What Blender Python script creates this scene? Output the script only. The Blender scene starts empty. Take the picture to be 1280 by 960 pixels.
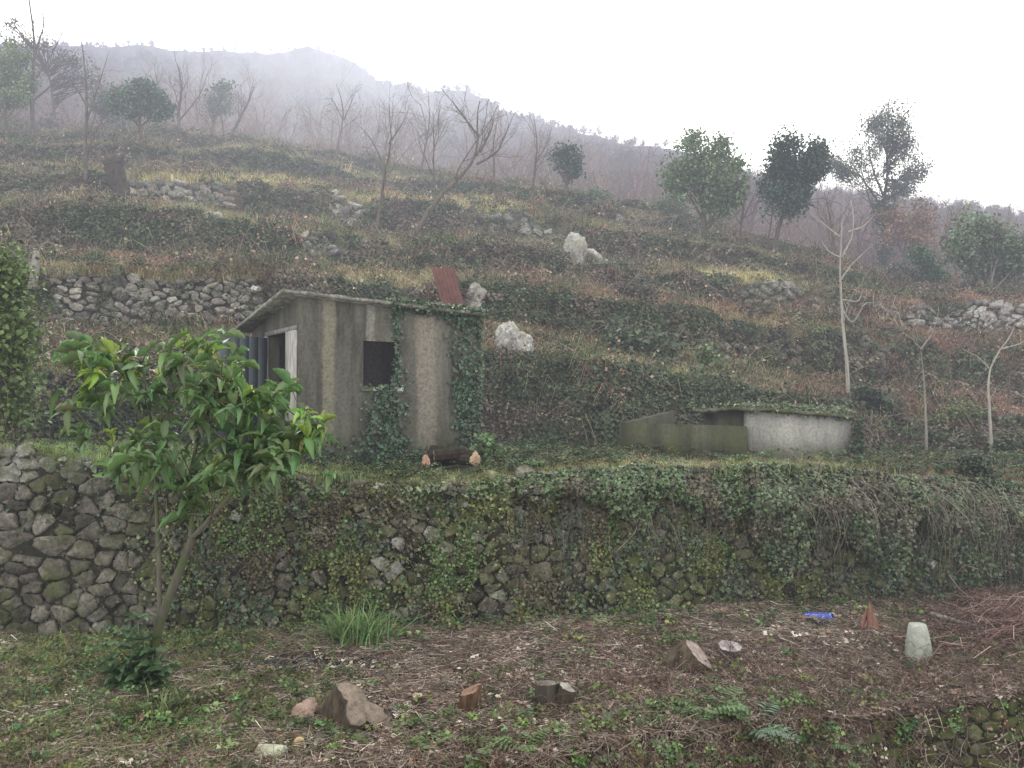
import bpy, math, random
import numpy as np
from mathutils import Vector, noise as mnoise
random.seed(7); rng = np.random.default_rng(7)
R = math.radians
scene = bpy.context.scene
COL = scene.collection

# ------------------------------------------------------------------ camera model
F, TH = 1150.0, R(2.0)
CT, ST = math.cos(TH), math.sin(TH)
def at(u, v, D):
    a, b = (u-640)/F, -(v-480)/F
    k = D/(CT-b*ST)
    return np.array([a*k, D, (ST+b*CT)*k])
def z_of(v, D): return D*np.tan(TH+np.arctan(-(np.asarray(v, float)-480)/F))
def proj(P):
    P = np.asarray(P, float); x, y, z = P[..., 0], P[..., 1], P[..., 2]
    f = np.maximum(y*CT+z*ST, 1e-3); up = -y*ST+z*CT
    return 640+F*x/f, 480-F*up/f
cam_d = bpy.data.cameras.new("camera"); cam = bpy.data.objects.new("camera", cam_d); COL.objects.link(cam)
cam_d.sensor_width = 36; cam_d.lens = 36*F/1280; cam_d.clip_start = 0.1; cam_d.clip_end = 4000
cam.rotation_euler = (R(90)+TH, 0, 0); scene.camera = cam
scene.view_settings.view_transform = 'Standard'; scene.view_settings.look = 'None'; scene.view_settings.exposure = 0

# ------------------------------------------------------------------ noise
def _lat(seed): return np.random.default_rng(seed).random((256, 256))
_L = [_lat(100+i) for i in range(12)]
def vnoise(x, y, s=1.0, k=0):
    x = np.asarray(x, float)/s+1000.5+k*17.3; y = np.asarray(y, float)/s+1000.5+k*7.7
    xi = np.floor(x).astype(int); yi = np.floor(y).astype(int); fx = x-xi; fy = y-yi
    fx = fx*fx*(3-2*fx); fy = fy*fy*(3-2*fy); L = _L[k % 12]
    g = lambda a, b: L[a % 256, b % 256]
    return (g(xi, yi)*(1-fx)+g(xi+1, yi)*fx)*(1-fy)+(g(xi, yi+1)*(1-fx)+g(xi+1, yi+1)*fx)*fy
def fbm(x, y, s=1.0, k=0, o=4):
    r = 0; a = .5; t = 0
    for i in range(o): r = r+a*vnoise(x, y, s/2**i, k+i); t += a; a *= .5
    return r/t
def sstep(a, b, x): t = np.clip((np.asarray(x, float)-a)/(b-a), 0, 1); return t*t*(3-2*t)

# ------------------------------------------------------------------ mesh helpers
def make_mesh(name, V, Fs, c=None, smooth=True):
    V = np.asarray(V, np.float32); me = bpy.data.meshes.new(name)
    me.vertices.add(len(V)); me.vertices.foreach_set('co', V.ravel())
    Fs = [np.asarray(f, np.int32) for f in Fs if len(f)]
    if Fs:
        lv = np.concatenate([f.ravel() for f in Fs]); tot = np.concatenate([np.full(len(f), f.shape[1], np.int32) for f in Fs])
        st = np.concatenate([[0], np.cumsum(tot)[:-1]]).astype(np.int32)
        me.loops.add(len(lv)); me.loops.foreach_set('vertex_index', lv)
        me.polygons.add(len(tot)); me.polygons.foreach_set('loop_start', st); me.polygons.foreach_set('loop_total', tot)
        if smooth: me.polygons.foreach_set('use_smooth', np.ones(len(tot), bool))
    me.update(calc_edges=True)
    if c is not None:
        c = np.asarray(c, np.float32)
        if c.shape[1] == 3: c = np.hstack([c, np.ones((len(c), 1), np.float32)])
        at_ = me.attributes.new('c', 'FLOAT_COLOR', 'POINT'); at_.data.foreach_set('color', c.ravel())
    me.validate()
    return me
class MB:
    def __init__(s): s.V = []; s.Q = []; s.T = []; s.C = []; s.n = 0
    def add(s, V, Q=None, T=None, c=(1, 1, 1)):
        V = np.asarray(V, float).reshape(-1, 3); s.V.append(V)
        if Q is not None and len(Q): s.Q.append(np.asarray(Q)+s.n)
        if T is not None and len(T): s.T.append(np.asarray(T)+s.n)
        c = np.asarray(c, float)
        s.C.append(np.tile(c, (len(V), 1)) if c.ndim == 1 else c); s.n += len(V)
    def arrays(s):
        return (np.vstack(s.V), [np.vstack(s.Q) if s.Q else [], np.vstack(s.T) if s.T else []], np.vstack(s.C))
    def tube(s, P, rad, n=5, c=(1, 1, 1), cap=False):
        P = np.asarray(P, float); rad = np.broadcast_to(rad, (len(P),))
        t = np.gradient(P, axis=0); t /= np.linalg.norm(t, axis=1)[:, None]+1e-9
        ref = np.array([0, 0, 1.]) if abs(t[0][2]) < .9 else np.array([1., 0, 0])
        a = np.cross(t, ref); a /= np.linalg.norm(a, axis=1)[:, None]+1e-9
        b = np.cross(t, a); th = np.arange(n)*2*np.pi/n
        V = P[:, None]+rad[:, None, None]*(np.cos(th)[None, :, None]*a[:, None]+np.sin(th)[None, :, None]*b[:, None])
        m = len(P); i = np.arange(m-1)[:, None]*n; j = np.arange(n)[None]; j2 = (j+1) % n
        Q = np.stack([i+j, i+j2, i+n+j2, i+n+j], -1).reshape(-1, 4)
        T = None
        V = V.reshape(-1, 3)
        if cap:
            V = np.vstack([V, P[0], P[-1]]); k = m*n
            T = [[k, (q+1) % n, q] for q in range(n)]+[[k+1, (m-1)*n+q, (m-1)*n+(q+1) % n] for q in range(n)]
        s.add(V, Q, T, c)
    def box(s, p0, ex, ey, ez, c=(1, 1, 1)):
        p0, ex, ey, ez = map(lambda q: np.asarray(q, float), (p0, ex, ey, ez))
        V = [p0+i*ex+j*ey+k*ez for k in (0, 1) for j in (0, 1) for i in (0, 1)]
        s.add(V, [[0, 2, 3, 1], [4, 5, 7, 6], [0, 1, 5, 4], [2, 6, 7, 3], [0, 4, 6, 2], [1, 3, 7, 5]], None, c)

def tag(o, label=None, cat=None, group=None, kind=None):
    if label: o['label'] = label
    if cat: o['category'] = cat
    if group: o['group'] = group
    if kind: o['kind'] = kind
    return o
def thing(name, label, cat, loc, group=None):
    o = bpy.data.objects.new(name, None); COL.objects.link(o); o.location = Vector([float(q) for q in loc]); o.empty_display_size = .2
    return tag(o, label, cat, group)
def obj(name, mb, mat, parent=None, smooth=True, origin=None):
    V, Fs, C = mb.arrays() if isinstance(mb, MB) else mb
    off = np.zeros(3)
    if parent is not None:
        p = parent
        while p is not None: off = off+np.array(p.location); p = p.parent
    elif origin is not None: off = np.asarray(origin, float)
    me = make_mesh(name, np.asarray(V)-off, Fs, C, smooth); me.materials.append(mat)
    o = bpy.data.objects.new(name, me); COL.objects.link(o)
    if parent is not None: o.parent = parent
    elif origin is not None: o.location = Vector([float(q) for q in origin])
    return o

# ------------------------------------------------------------------ materials
def painted_haze_group():  # distance haze painted into every material as emission, not a volume
    g = bpy.data.node_groups.new('painted_haze', 'ShaderNodeTree')
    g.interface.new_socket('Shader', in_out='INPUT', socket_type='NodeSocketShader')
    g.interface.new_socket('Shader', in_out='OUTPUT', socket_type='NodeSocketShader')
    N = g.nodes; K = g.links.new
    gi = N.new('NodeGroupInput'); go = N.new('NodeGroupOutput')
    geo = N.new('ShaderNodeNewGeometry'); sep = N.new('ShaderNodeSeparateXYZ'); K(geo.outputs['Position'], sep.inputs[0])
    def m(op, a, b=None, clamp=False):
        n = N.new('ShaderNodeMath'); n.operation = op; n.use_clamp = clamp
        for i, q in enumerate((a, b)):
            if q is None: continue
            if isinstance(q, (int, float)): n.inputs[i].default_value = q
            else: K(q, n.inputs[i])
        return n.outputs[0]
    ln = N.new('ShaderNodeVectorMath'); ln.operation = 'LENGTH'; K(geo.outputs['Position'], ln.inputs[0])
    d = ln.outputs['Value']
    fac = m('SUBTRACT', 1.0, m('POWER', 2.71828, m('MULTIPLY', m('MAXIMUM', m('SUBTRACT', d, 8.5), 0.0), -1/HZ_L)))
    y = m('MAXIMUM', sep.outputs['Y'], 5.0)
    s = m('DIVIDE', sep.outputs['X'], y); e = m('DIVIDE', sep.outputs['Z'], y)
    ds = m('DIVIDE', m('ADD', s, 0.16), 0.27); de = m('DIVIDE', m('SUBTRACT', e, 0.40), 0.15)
    gl = m('POWER', 2.71828, m('MULTIPLY', m('ADD', m('MULTIPLY', ds, ds), m('MULTIPLY', de, de)), -1.0))  # sun glow painted into the haze colour by direction
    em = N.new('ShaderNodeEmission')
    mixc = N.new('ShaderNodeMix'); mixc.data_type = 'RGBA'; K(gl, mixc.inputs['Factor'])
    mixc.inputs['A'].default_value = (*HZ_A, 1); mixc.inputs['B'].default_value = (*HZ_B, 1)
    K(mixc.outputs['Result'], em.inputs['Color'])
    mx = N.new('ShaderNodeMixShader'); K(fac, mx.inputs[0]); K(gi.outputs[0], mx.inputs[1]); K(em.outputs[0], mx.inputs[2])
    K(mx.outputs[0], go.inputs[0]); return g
HZ_L = 122.0; HZ_A = (0.46, 0.468, 0.55); HZ_B = (0.90, 0.92, 1.03)  # painted haze: falloff length, base colour, glow colour towards the sun
PAINTED_HAZE = painted_haze_group()
class Mat:
    def __init__(s, name, rough=.9, spec=.2):
        s.m = bpy.data.materials.new(name); s.m.use_nodes = True; s.N = s.m.node_tree.nodes; s.K = s.m.node_tree.links.new
        s.N.clear(); s.out = s.N.new('ShaderNodeOutputMaterial'); s.b = s.N.new('ShaderNodeBsdfPrincipled')
        s.b.inputs['Roughness'].default_value = rough; s.b.inputs['Specular IOR Level'].default_value = spec
        s.h = s.N.new('ShaderNodeGroup'); s.h.node_tree = PAINTED_HAZE; s.K(s.h.outputs[0], s.out.inputs[0]); s.K(s.b.outputs[0], s.h.inputs[0])
    def attr(s, name='c', inst=False):
        n = s.N.new('ShaderNodeAttribute'); n.attribute_name = name
        if inst: n.attribute_type = 'INSTANCER'
        return n.outputs['Color']
    def pos(s, scale=(1, 1, 1), obj=False):
        if obj: src = s.N.new('ShaderNodeTexCoord').outputs['Object']
        else: src = s.N.new('ShaderNodeNewGeometry').outputs['Position']
        mp = s.N.new('ShaderNodeMapping'); mp.inputs['Scale'].default_value = scale; s.K(src, mp.inputs[0]); return mp.outputs[0]
    def noise(s, vec, scale, detail=5, rough=.6):
        n = s.N.new('ShaderNodeTexNoise'); n.inputs['Scale'].default_value = scale; n.inputs['Detail'].default_value = detail
        n.inputs['Roughness'].default_value = rough; s.K(vec, n.inputs['Vector']); return n.outputs['Fac']
    def ramp(s, fac, stops):
        r = s.N.new('ShaderNodeValToRGB'); s.K(fac, r.inputs[0]); e = r.color_ramp.elements
        while len(e) < len(stops): e.new(.5)
        for q, (p, c) in zip(e, stops):
            q.position = p; q.color = (c, c, c, 1) if isinstance(c, (int, float)) else (*c, 1)
        return r.outputs[0]
    def mix(s, fac, a, b, mode='MIX'):
        n = s.N.new('ShaderNodeMix'); n.data_type = 'RGBA'; n.blend_type = mode
        for k, q in (('Factor', fac), ('A', a), ('B', b)):
            i = [x for x in n.inputs if x.name == k and (x.type == ('VALUE' if k == 'Factor' else 'RGBA'))][0]
            if isinstance(q, (int, float)): i.default_value = q
            elif isinstance(q, tuple): i.default_value = (*q, 1)
            else: s.K(q, i)
        return [x for x in n.outputs if x.type == 'RGBA'][0]
    def col(s, c):
        if isinstance(c, tuple): s.b.inputs['Base Color'].default_value = (*c, 1)
        else: s.K(c, s.b.inputs['Base Color'])
        return s
    def bump(s, h, strength=.5, dist=.02):
        n = s.N.new('ShaderNodeBump'); n.inputs['Strength'].default_value = strength; n.inputs['Distance'].default_value = dist
        s.K(h, n.inputs['Height']); s.K(n.outputs[0], s.b.inputs['Normal']); return s
    def translucent(s, colout, f=.3):
        t = s.N.new('ShaderNodeBsdfTranslucent'); s.K(colout, t.inputs[0]); mx = s.N.new('ShaderNodeMixShader'); mx.inputs[0].default_value = f
        s.K(s.b.outputs[0], mx.inputs[1]); s.K(t.outputs[0], mx.inputs[2]); s.K(mx.outputs[0], s.h.inputs[0]); return s

def mat_ground():
    m = Mat('earth', .95); p = m.pos(); n1 = m.noise(p, 9, 8, .7); n2 = m.noise(p, 1.3, 4)
    c = m.mix(1.0, m.attr(), m.ramp(n1, [(.25, .35), (.5, .9), (.75, 1.7)]), 'MULTIPLY')
    c = m.mix(1.0, c, m.ramp(n2, [(.3, .75), (.7, 1.25)]), 'MULTIPLY'); m.col(c); m.bump(n1, 1.0, .08); return m.m
def mat_leaf(name, rough=.55, spec=.35, tr=.25, inst=False):
    m = Mat(name, rough, spec); c = m.attr()
    if inst: c = m.mix(1.0, c, m.attr('tint', True), 'MULTIPLY')
    m.col(c)
    if tr: m.translucent(c, tr)
    return m.m
def mat_stone(name, moss=(.45, .62), mosscol=(.05, .065, .02), obj=False):
    m = Mat(name, .92); p = m.pos(obj=obj); n1 = m.noise(p, 14, 8, .7); n2 = m.noise(p, 1.6, 6, .7); n3 = m.noise(p, 60, 3)
    c = m.mix(1.0, m.attr(), m.ramp(n1, [(.28, .3), (.5, .95), (.70, 1.8)]), 'MULTIPLY'); n4 = m.noise(p, 5, 5, .6)
    c = m.mix(1.0, c, m.ramp(n4, [(.3, .65), (.7, 1.3)]), 'MULTIPLY')
    c = m.mix(m.ramp(n2, [(moss[0], 0.), (moss[1], 1.)]), c, m.mix(n3, mosscol, (mosscol[0]*2, mosscol[1]*1.9, mosscol[2]*1.4)))
    m.col(c); m.bump(m.mix(.6, n1, n4), 1., .09); return m.m
def mat_bark(name, a, b, scale=(14, 14, 3), moss=None):
    m = Mat(name, .95); p = m.pos(scale); n = m.noise(p, 1, 6, .7)
    c = m.ramp(n, [(.3, a), (.7, b)])
    if moss: c = m.mix(m.ramp(m.noise(m.pos(), 3, 4), [(.45, 0.), (.6, 1.)]), c, moss)
    c = m.mix(1.0, c, m.attr(), 'MULTIPLY'); m.col(c); m.bump(n, .8, .02); return m.m
M = dict(
    ground=mat_ground(), cover=mat_leaf('cover_leaf', .7, .2, .2, True), dry=mat_leaf('dry_stem', .9, .1, 0, True),
    leaf=mat_leaf('leaf', .5, .4, .22), gloss=mat_leaf('glossy_leaf', .36, .5, .32), ivy=mat_leaf('ivy_leaf', .42, .45, .12),
    stem=mat_leaf('stem', .9, .1, 0),
    wall=mat_stone('rubble_stone', (.46, .62), (.055, .065, .03)), mossy=mat_stone('mossy_stone', (.36, .52), (.045, .055, .02)),
    dry_wall=mat_stone('dry_wall_stone', (.66, .8)), rock=mat_stone('limestone', (.5, .75), (.16, .155, .13)),
    bark=mat_bark('bark', (.035, .028, .024), (.17, .145, .12)), bark_moss=mat_bark('mossy_bark', (.05, .045, .035), (.12, .11, .09), moss=(.06, .075, .03)),
    pale=mat_bark('pale_bark', (.18, .16, .14), (.38, .36, .32)), greybark=mat_bark('grey_bark', (.13, .12, .1), (.3, .28, .24)),
)
# wall render of the shed: attribute c holds (s, z) along the face
def mat_render(name, base, dark, bands, moss):
    m = Mat(name, .93); sep = m.N.new('ShaderNodeSeparateColor'); m.K(m.attr(), sep.inputs[0])
    S = sep.outputs[0]; Z = sep.outputs[1]
    cmb = m.N.new('ShaderNodeCombineXYZ'); m.K(S, cmb.inputs[0]); m.K(Z, cmb.inputs[1])
    mp = m.N.new('ShaderNodeMapping'); mp.inputs['Scale'].default_value = (2.2, .35, 1); m.K(cmb.outputs[0], mp.inputs[0])
    st = m.noise(mp.outputs[0], 1, 6, .7); fine = m.noise(m.pos(), 22, 8, .75); big = m.noise(m.pos(), 2.2, 5, .65)
    c = m.mix(m.ramp(st, [(.38, 1.), (.62, 0.)]), base, dark)
    def mth(op, a, b):
        n = m.N.new('ShaderNodeMath'); n.operation = op
        for i, q in enumerate((a, b)):
            if isinstance(q, (int, float)): n.inputs[i].default_value = q
            elif q is not None: m.K(q, n.inputs[i])
        return n.outputs[0]
    for (s0, w, bc, zlo, zhi) in bands:
        d = mth('ABSOLUTE', mth('SUBTRACT', mth('ADD', S, mth('MULTIPLY', mth('SUBTRACT', big, .5), .18)), s0), None)
        f = m.N.new('ShaderNodeMapRange'); f.interpolation_type = 'SMOOTHSTEP'; m.K(d, f.inputs[0]); f.inputs[1].default_value = w; f.inputs[2].default_value = w*.45
        f2 = m.N.new('ShaderNodeMapRange'); f2.interpolation_type = 'SMOOTHSTEP'; m.K(Z, f2.inputs[0]); f2.inputs[1].default_value = zlo; f2.inputs[2].default_value = zhi
        f2.inputs[3].default_value = .15
        c = m.mix(mth('MULTIPLY', mth('MULTIPLY', f.outputs[0], f2.outputs[0]), m.ramp(fine, [(.3, .45), (.6, 1.)])), c, bc)
    c = m.mix(1., c, m.ramp(fine, [(.25, .45), (.5, 1.), (.75, 1.35)]), 'MULTIPLY')
    if moss:
        lo = m.N.new('ShaderNodeMapRange'); m.K(Z, lo.inputs[0]); lo.inputs[1].default_value = moss[1]; lo.inputs[2].default_value = 0.; 
        c = m.mix(mth('MULTIPLY', lo.outputs[0], m.ramp(big, [(.35, 0.), (.6, 1.)])), c, moss[0])
    m.col(c); m.bump(fine, .5, .015); return m.m

# ------------------------------------------------------------------ world and sun
w = bpy.data.worlds.new("World"); scene.world = w; w.use_nodes = True; wn = w.node_tree.nodes; wl = w.node_tree.links.new
SUN_EL, SUN_AZ = R(30), R(-12)      # sun behind the hill, a little left of the view
bg = wn['Background']; sky = wn.new('ShaderNodeTexSky'); sky.sky_type = 'NISHITA'; sky.sun_disc = False
sky.sun_elevation = SUN_EL; sky.sun_rotation = SUN_AZ; sky.air_density = 1.4; sky.dust_density = 6; sky.ozone_density = 1
hs = wn.new('ShaderNodeHueSaturation'); hs.inputs['Saturation'].default_value = .25; wl(sky.outputs[0], hs.inputs['Color'])
mx = wn.new('ShaderNodeMix'); mx.data_type = 'RGBA'; mx.inputs['Factor'].default_value = .82
rg = [i for i in mx.inputs if i.type == 'RGBA']; wl(hs.outputs[0], rg[0]); rg[1].default_value = (16.6, 16.6, 16.0, 1)
wl([o for o in mx.outputs if o.type == 'RGBA'][0], bg.inputs['Color']); bg.inputs['Strength'].default_value = .15
sd = bpy.data.lights.new("sun", 'SUN'); sd.energy = 1.1; sd.angle = R(25); sd.color = (1, .96, .9)
so = bpy.data.objects.new("sun", sd); COL.objects.link(so)
dirv = Vector((math.sin(SUN_AZ)*math.cos(SUN_EL), math.cos(SUN_AZ)*math.cos(SUN_EL), math.sin(SUN_EL)))
so.rotation_euler = dirv.to_track_quat('Z', 'Y').to_euler(); so.location = (0, 0, 30)

# ------------------------------------------------------------------ terrain: a terraced hillside
US = np.array([-400, 0, 160, 320, 480, 640, 800, 960, 1120, 1280, 1700.])
def ln(D, v): return (np.array(D, float), np.array(v, float))
def ext(a): return [a[0]]+list(a)+[a[-1]]
LN = {}
LN['e'] = ln(ext([8.0, 8.0, 8.0, 8.0, 8.3, 9.0, 9.7, 10.2, 10.3]), ext([985, 985, 985, 980, 960, 922, 905, 900, 872]))
LN['b1'] = ln(ext([11.5, 11.6, 11.8, 12.0, 12.2, 12.6, 13.0, 13.5, 14.2]), ext([808, 802, 797, 791, 785, 772, 766, 757, 742]))
LN['t1'] = ln(ext([11.8, 11.9, 12.1, 12.3, 12.5, 12.9, 13.3, 13.8, 14.5]), ext([566, 586, 600, 606, 596, 584, 586, 596, 606]))
LN['b2'] = ln(ext([15.0, 15.6, 17.6, 18.0, 18.0, 18.0, 18.2, 18.2, 18.0]), ext([556, 556, 556, 558, 560, 563, 566, 570, 574]))
LN['t2'] = ln(ext([15.7, 16.2, 18.2, 18.6, 18.7, 18.9, 19.3, 19.6, 19.6]), ext([485, 470, 455, 452, 456, 474, 503, 528, 536]))
LN['b3'] = ln(ext([19.0, 19.3, 20.0, 20.8, 21.3, 21.6, 21.8, 21.8, 21.8]), ext([412, 408, 406, 402, 414, 436, 462, 488, 500]))
LN['t3'] = ln(ext([19.5, 19.8, 20.5, 21.3, 22.0, 22.3, 22.5, 22.6, 22.6]), ext([352, 346, 358, 366, 372, 392, 414, 440, 462]))
LN['b4'] = ln(ext([24.5, 24.8, 25.0, 25.2, 25.5, 25.5, 25.5, 25.2, 25.0]), ext([330, 330, 334, 340, 350, 378, 388, 416, 420]))
LN['t4'] = ln(ext([25.3, 25.4, 25.6, 26.0, 26.3, 26.2, 26.1, 25.7, 25.5]), ext([272, 268, 292, 312, 318, 352, 354, 385, 384]))
LN['b5'] = ln(ext([30.5, 30.5, 30.5, 30.5, 30.5, 30.0, 29.5, 28.5, 28.0]), ext([258, 256, 282, 298, 305, 338, 346, 379, 379]))
LN['t5'] = ln(ext([31.3, 31.2, 31.1, 31.3, 31.4, 30.8, 30.2, 29.0, 28.5]), ext([226, 228, 236, 256, 268, 306, 328, 372, 374]))
LN['b6'] = ln(ext([36.5, 36.5, 36.5, 36.0, 36.0, 35.0, 34.0, 31.5, 31.0]), ext([214, 218, 223, 246, 258, 290, 322, 368, 371]))
LN['t6'] = ln(ext([37.3, 37.2, 37.2, 36.8, 36.8, 35.7, 34.6, 32.0, 31.5]), ext([192, 195, 197, 228, 242, 274, 314, 363, 368]))
LN['b7'] = ln(ext([43., 43., 43., 42.5, 42., 40., 38., 35., 34.]), ext([182, 185, 192, 221, 240, 268, 311, 361, 367]))
LN['t7'] = ln(ext([43.9, 43.8, 43.8, 43.2, 42.6, 40.6, 38.5, 35.4, 34.5]), ext([165, 170, 184, 214, 235, 263, 308, 360, 367]))
LN['k'] = ln(ext([56., 56., 56., 54., 52., 50., 47., 42., 41.]), ext([160, 167, 182, 214, 238, 268, 315, 366, 374]))
NC = 900; UC = np.linspace(-400, 1700, NC); S = (UC-640)/F
def li(key):
    D, v = LN[key]; d = np.interp(UC, US, D); vv = np.interp(UC, US, v)
    return d, z_of(vv, d)
rows = []; tags = []
def push(y0, z0, y1, z1, n, t, nz):
    for i in range(n):
        q = i/n; y = y0*(1-q)+y1*q
        if t < 0: z = z0+(z1-z0)*q
        else: z = z0+(z1-z0)*(q**.8)
        rows.append((y, z, np.full(NC, nz))); tags.append((t, q))
def wob(k, amp, s): return (fbm(S*22, S*0+k*3.1, s, k, 3)-.5)*2*amp
ye, ze = li('e'); ye = ye+wob(1, .3, 1.5)
push(np.full(NC, -14.), np.full(NC, -4.9), ye-2.5, np.full(NC, -4.9), 12, -9, .3)
push(ye-2.5, np.full(NC, -4.9), ye-.5, ze-1.3, 14, -9, 1)
push(ye-.5, ze-1.3, ye, ze, 20, 0, .6)
y1, z1 = li('b1'); y1 = y1+wob(2, .12, 1.2)
push(ye, ze, y1, z1, 90, -1, 1)
yt, zt = li('t1'); zt = zt+wob(3, .10, .8)
RB = {1: len(rows)}
push(y1, z1, yt, zt, 26, 1, .35); RT = {1: len(rows)}
py, pz = yt, zt
nn = {2: (30, 22), 3: (34, 20), 4: (34, 20), 5: (34, 18), 6: (30, 14), 7: (26, 12)}
for k in range(2, 8):
    yb, zb = li('b%d' % k); ytt, ztt = li('t%d' % k)
    a = .25+.04*k
    dy = wob(k+3, a*1.9, 2.6)+wob(k+5, a*.4, .7); yb = yb+dy; sl = np.clip(fbm(S*25, S*0+k, 2.0, k+2, 2)-.46, 0, 1)*2.4
    if k == 3: sl = sl*sstep(330, 420, UC)
    if k == 2: sl = sl*.3
    ytt = ytt+dy+sl*.8; yb = yb-sl*.5
    ztt = ztt+wob(k+6, .13+.035*k, 1.3)
    push(py, pz, yb, zb, nn[k][0], -k, 1); RB[k] = len(rows)
    push(yb, zb, ytt, ztt, nn[k][1], k, .6 if k != 3 else .4); RT[k] = len(rows)
    py, pz = ytt, ztt
yk, zk = li('k'); push(py, pz, yk, zk, 24, -8, 1); rows.append((yk, zk, np.ones(NC))); tags.append((-8, 1.))
NR = len(rows)
Y = np.array([r[0] for r in rows]); Z = np.array([r[1] for r in rows]); NZ = np.array([r[2] for r in rows]); X = Y*S[None]
X = np.where(Y < 5, 5*S[None]*(1+(5-Y)*.15), X)
TG = np.array([t[0] for t in tags]); TF = np.array([t[1] for t in tags])
amp = np.interp(Y, [0, 9, 14, 20, 45], [.04, .07, .07, .13, .28])
Z = Z+NZ*amp*((fbm(X, Y, 2.2, 3, 3)-.5)*1.6+(fbm(X, Y, .6, 5, 3)-.5)*.9)
# hollows of foliage on the faces push in and out
facing = (TG[:, None] > 0)
Y = Y+np.where(facing, (fbm(X, Z, .5, 6, 3)-.5)*.35*NZ, 0)
P = np.stack([X, Y, Z], -1)
def gpt(ci, ri):
    ci = np.clip(np.asarray(ci, float), 0, NC-1.001); ri = np.clip(np.asarray(ri, float), 0, NR-1.001)
    c0 = ci.astype(int); r0 = ri.astype(int); a = (ci-c0)[..., None]; b = (ri-r0)[..., None]
    return (P[r0, c0]*(1-a)+P[r0, c0+1]*a)*(1-b)+(P[r0+1, c0]*(1-a)+P[r0+1, c0+1]*a)*b
def ucol(u): return (np.asarray(u, float)+400)/2100*(NC-1)
PU, PV = proj(P)
def hit(u, v, rmin=30):
    """ground point seen at picture position u, v (nearest visible)"""
    c = int(round(float(ucol(u)))); c = min(max(c, 0), NC-1); vv = PV[rmin:, c]
    i = np.nonzero(vv <= v)[0]
    if len(i) == 0: r = NR-1
    else: r = rmin+i[0]
    p = P[r, c]; q = at(u, v, p[1]); return np.array([q[0], p[1], p[2]])
def ground_z(x, y):
    c = int(np.clip(round(float(ucol(640+F*x/y))), 0, NC-1)); return float(np.interp(y, P[30:, c, 1], P[30:, c, 2]))
def hit_row(u, key_row):   # point on a row
    return gpt(ucol(u), np.full(np.shape(u), key_row))

# albedo zones of the ground sheet
def blob(U, V, u, v, ru, rv): return np.exp(-(((U-u)/ru)**2+((V-v)/rv)**2))
def zone_color(U, V, X, Y, tg, tf):
    """dull winter vegetation colours per point; also used for the plants"""
    n = fbm(X, Y, 1.6, 1, 4)[..., None]; n2 = fbm(X, Y, .5, 4, 3)[..., None]; n3 = fbm(X, Y, 5, 8, 2)[..., None]
    C = lambda *c: np.array(c, float)
    olive = C(.115, .122, .056); straw = C(.27, .235, .125); rust = C(.165, .105, .075); grey = C(.15, .13, .10); dark = C(.04, .05, .028)
    col = grey*(1-n)+olive*n*1.1
    col = col+(rust-col)*sstep(.50, .68, n2)*.55
    right = sstep(940, 1120, U)[..., None]
    col = col+(C(.155, .092, .075)-col)*right*.75
    rr = np.clip(blob(U, V, 300, 335, 210, 22)*1.1+blob(U, V, 660, 385, 110, 34)+blob(U, V, 800, 395, 120, 16)+blob(U, V, 880, 400, 120, 20)+blob(U, V, 170, 275, 60, 16)*.7+blob(U, V, 960, 450, 90, 12), 0, 1)[..., None]
    col = col+(rust-col)*rr*.85
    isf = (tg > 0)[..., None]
    edge = ((tg < 0) & (tf < .30))[..., None]*1.0
    lineamt = np.clip(blob(U, V, 880, 352, 110, 7)*1.2+blob(U, V, 560, 258, 110, 12)*1.2+blob(U, V, 280, 232, 160, 8)*.9+blob(U, V, 620, 520, 50, 16)+blob(U, V, 640, 465, 60, 10)*.8+blob(U, V, 460, 345, 40, 12)*.7+blob(U, V, 100, 205, 110, 10)*.5+blob(U, V, 330, 185, 70, 10)*.7, 0, 1)[..., None]
    col = col+(C(.17, .165, .08)-col)*edge*.55*(1-right*.7)
    col = col+(straw-col)*lineamt
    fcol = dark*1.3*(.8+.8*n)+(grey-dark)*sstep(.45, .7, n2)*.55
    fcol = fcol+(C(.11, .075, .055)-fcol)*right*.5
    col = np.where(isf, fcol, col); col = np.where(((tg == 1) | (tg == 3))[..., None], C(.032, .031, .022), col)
    # first terrace: green grass strips
    t1 = (tg == -2)[..., None]*1.0
    gr = np.clip(blob(U, V, 330, 580, 230, 40)+blob(U, V, 90, 560, 140, 30)+blob(U, V, 960, 590, 90, 14)+blob(U, V, 1100, 585, 60, 10)*.6, 0, 1)[..., None]
    col = col+(C(.085, .115, .045)-col)*gr*t1*.9
    # foreground ground
    t0 = (tg == -1)[..., None]*1.0
    f0 = C(.135, .112, .09)*(.7+.7*n2)
    grass0 = np.clip(sstep(420, 60, U)*.9+blob(U, V, 1000, 775, 230, 16)*.7+blob(U, V, 700, 795, 150, 12)*.6+blob(U, V, 520, 870, 120, 60)*.3, 0, 1)[..., None]
    f0 = f0+(C(.085, .10, .05)-f0)*grass0
    ys = np.clip(blob(U, V, 250, 820, 70, 20)+blob(U, V, 90, 828, 80, 26), 0, 1)[..., None]
    f0 = f0+(C(.19, .2, .07)-f0)*ys
    dk = np.clip(blob(U, V, 330, 843, 120, 14)+blob(U, V, 420, 838, 60, 12)*.7, 0, 1)[..., None]
    f0 = f0+(C(.035, .035, .035)-f0)*dk*.9
    rd = np.clip(blob(U, V, 1230, 850, 120, 30)+blob(U, V, 1240, 780, 60, 40)*.8, 0, 1)[..., None]
    f0 = f0+(C(.13, .075, .06)-f0)*rd*.8
    col = col*(1-t0)+f0*t0
    f1 = (tg == 0)[..., None]*1.0; col = col*(1-f1)+C(.07, .055, .04)*f1
    return col
UU, VV = PU, PV
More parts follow.
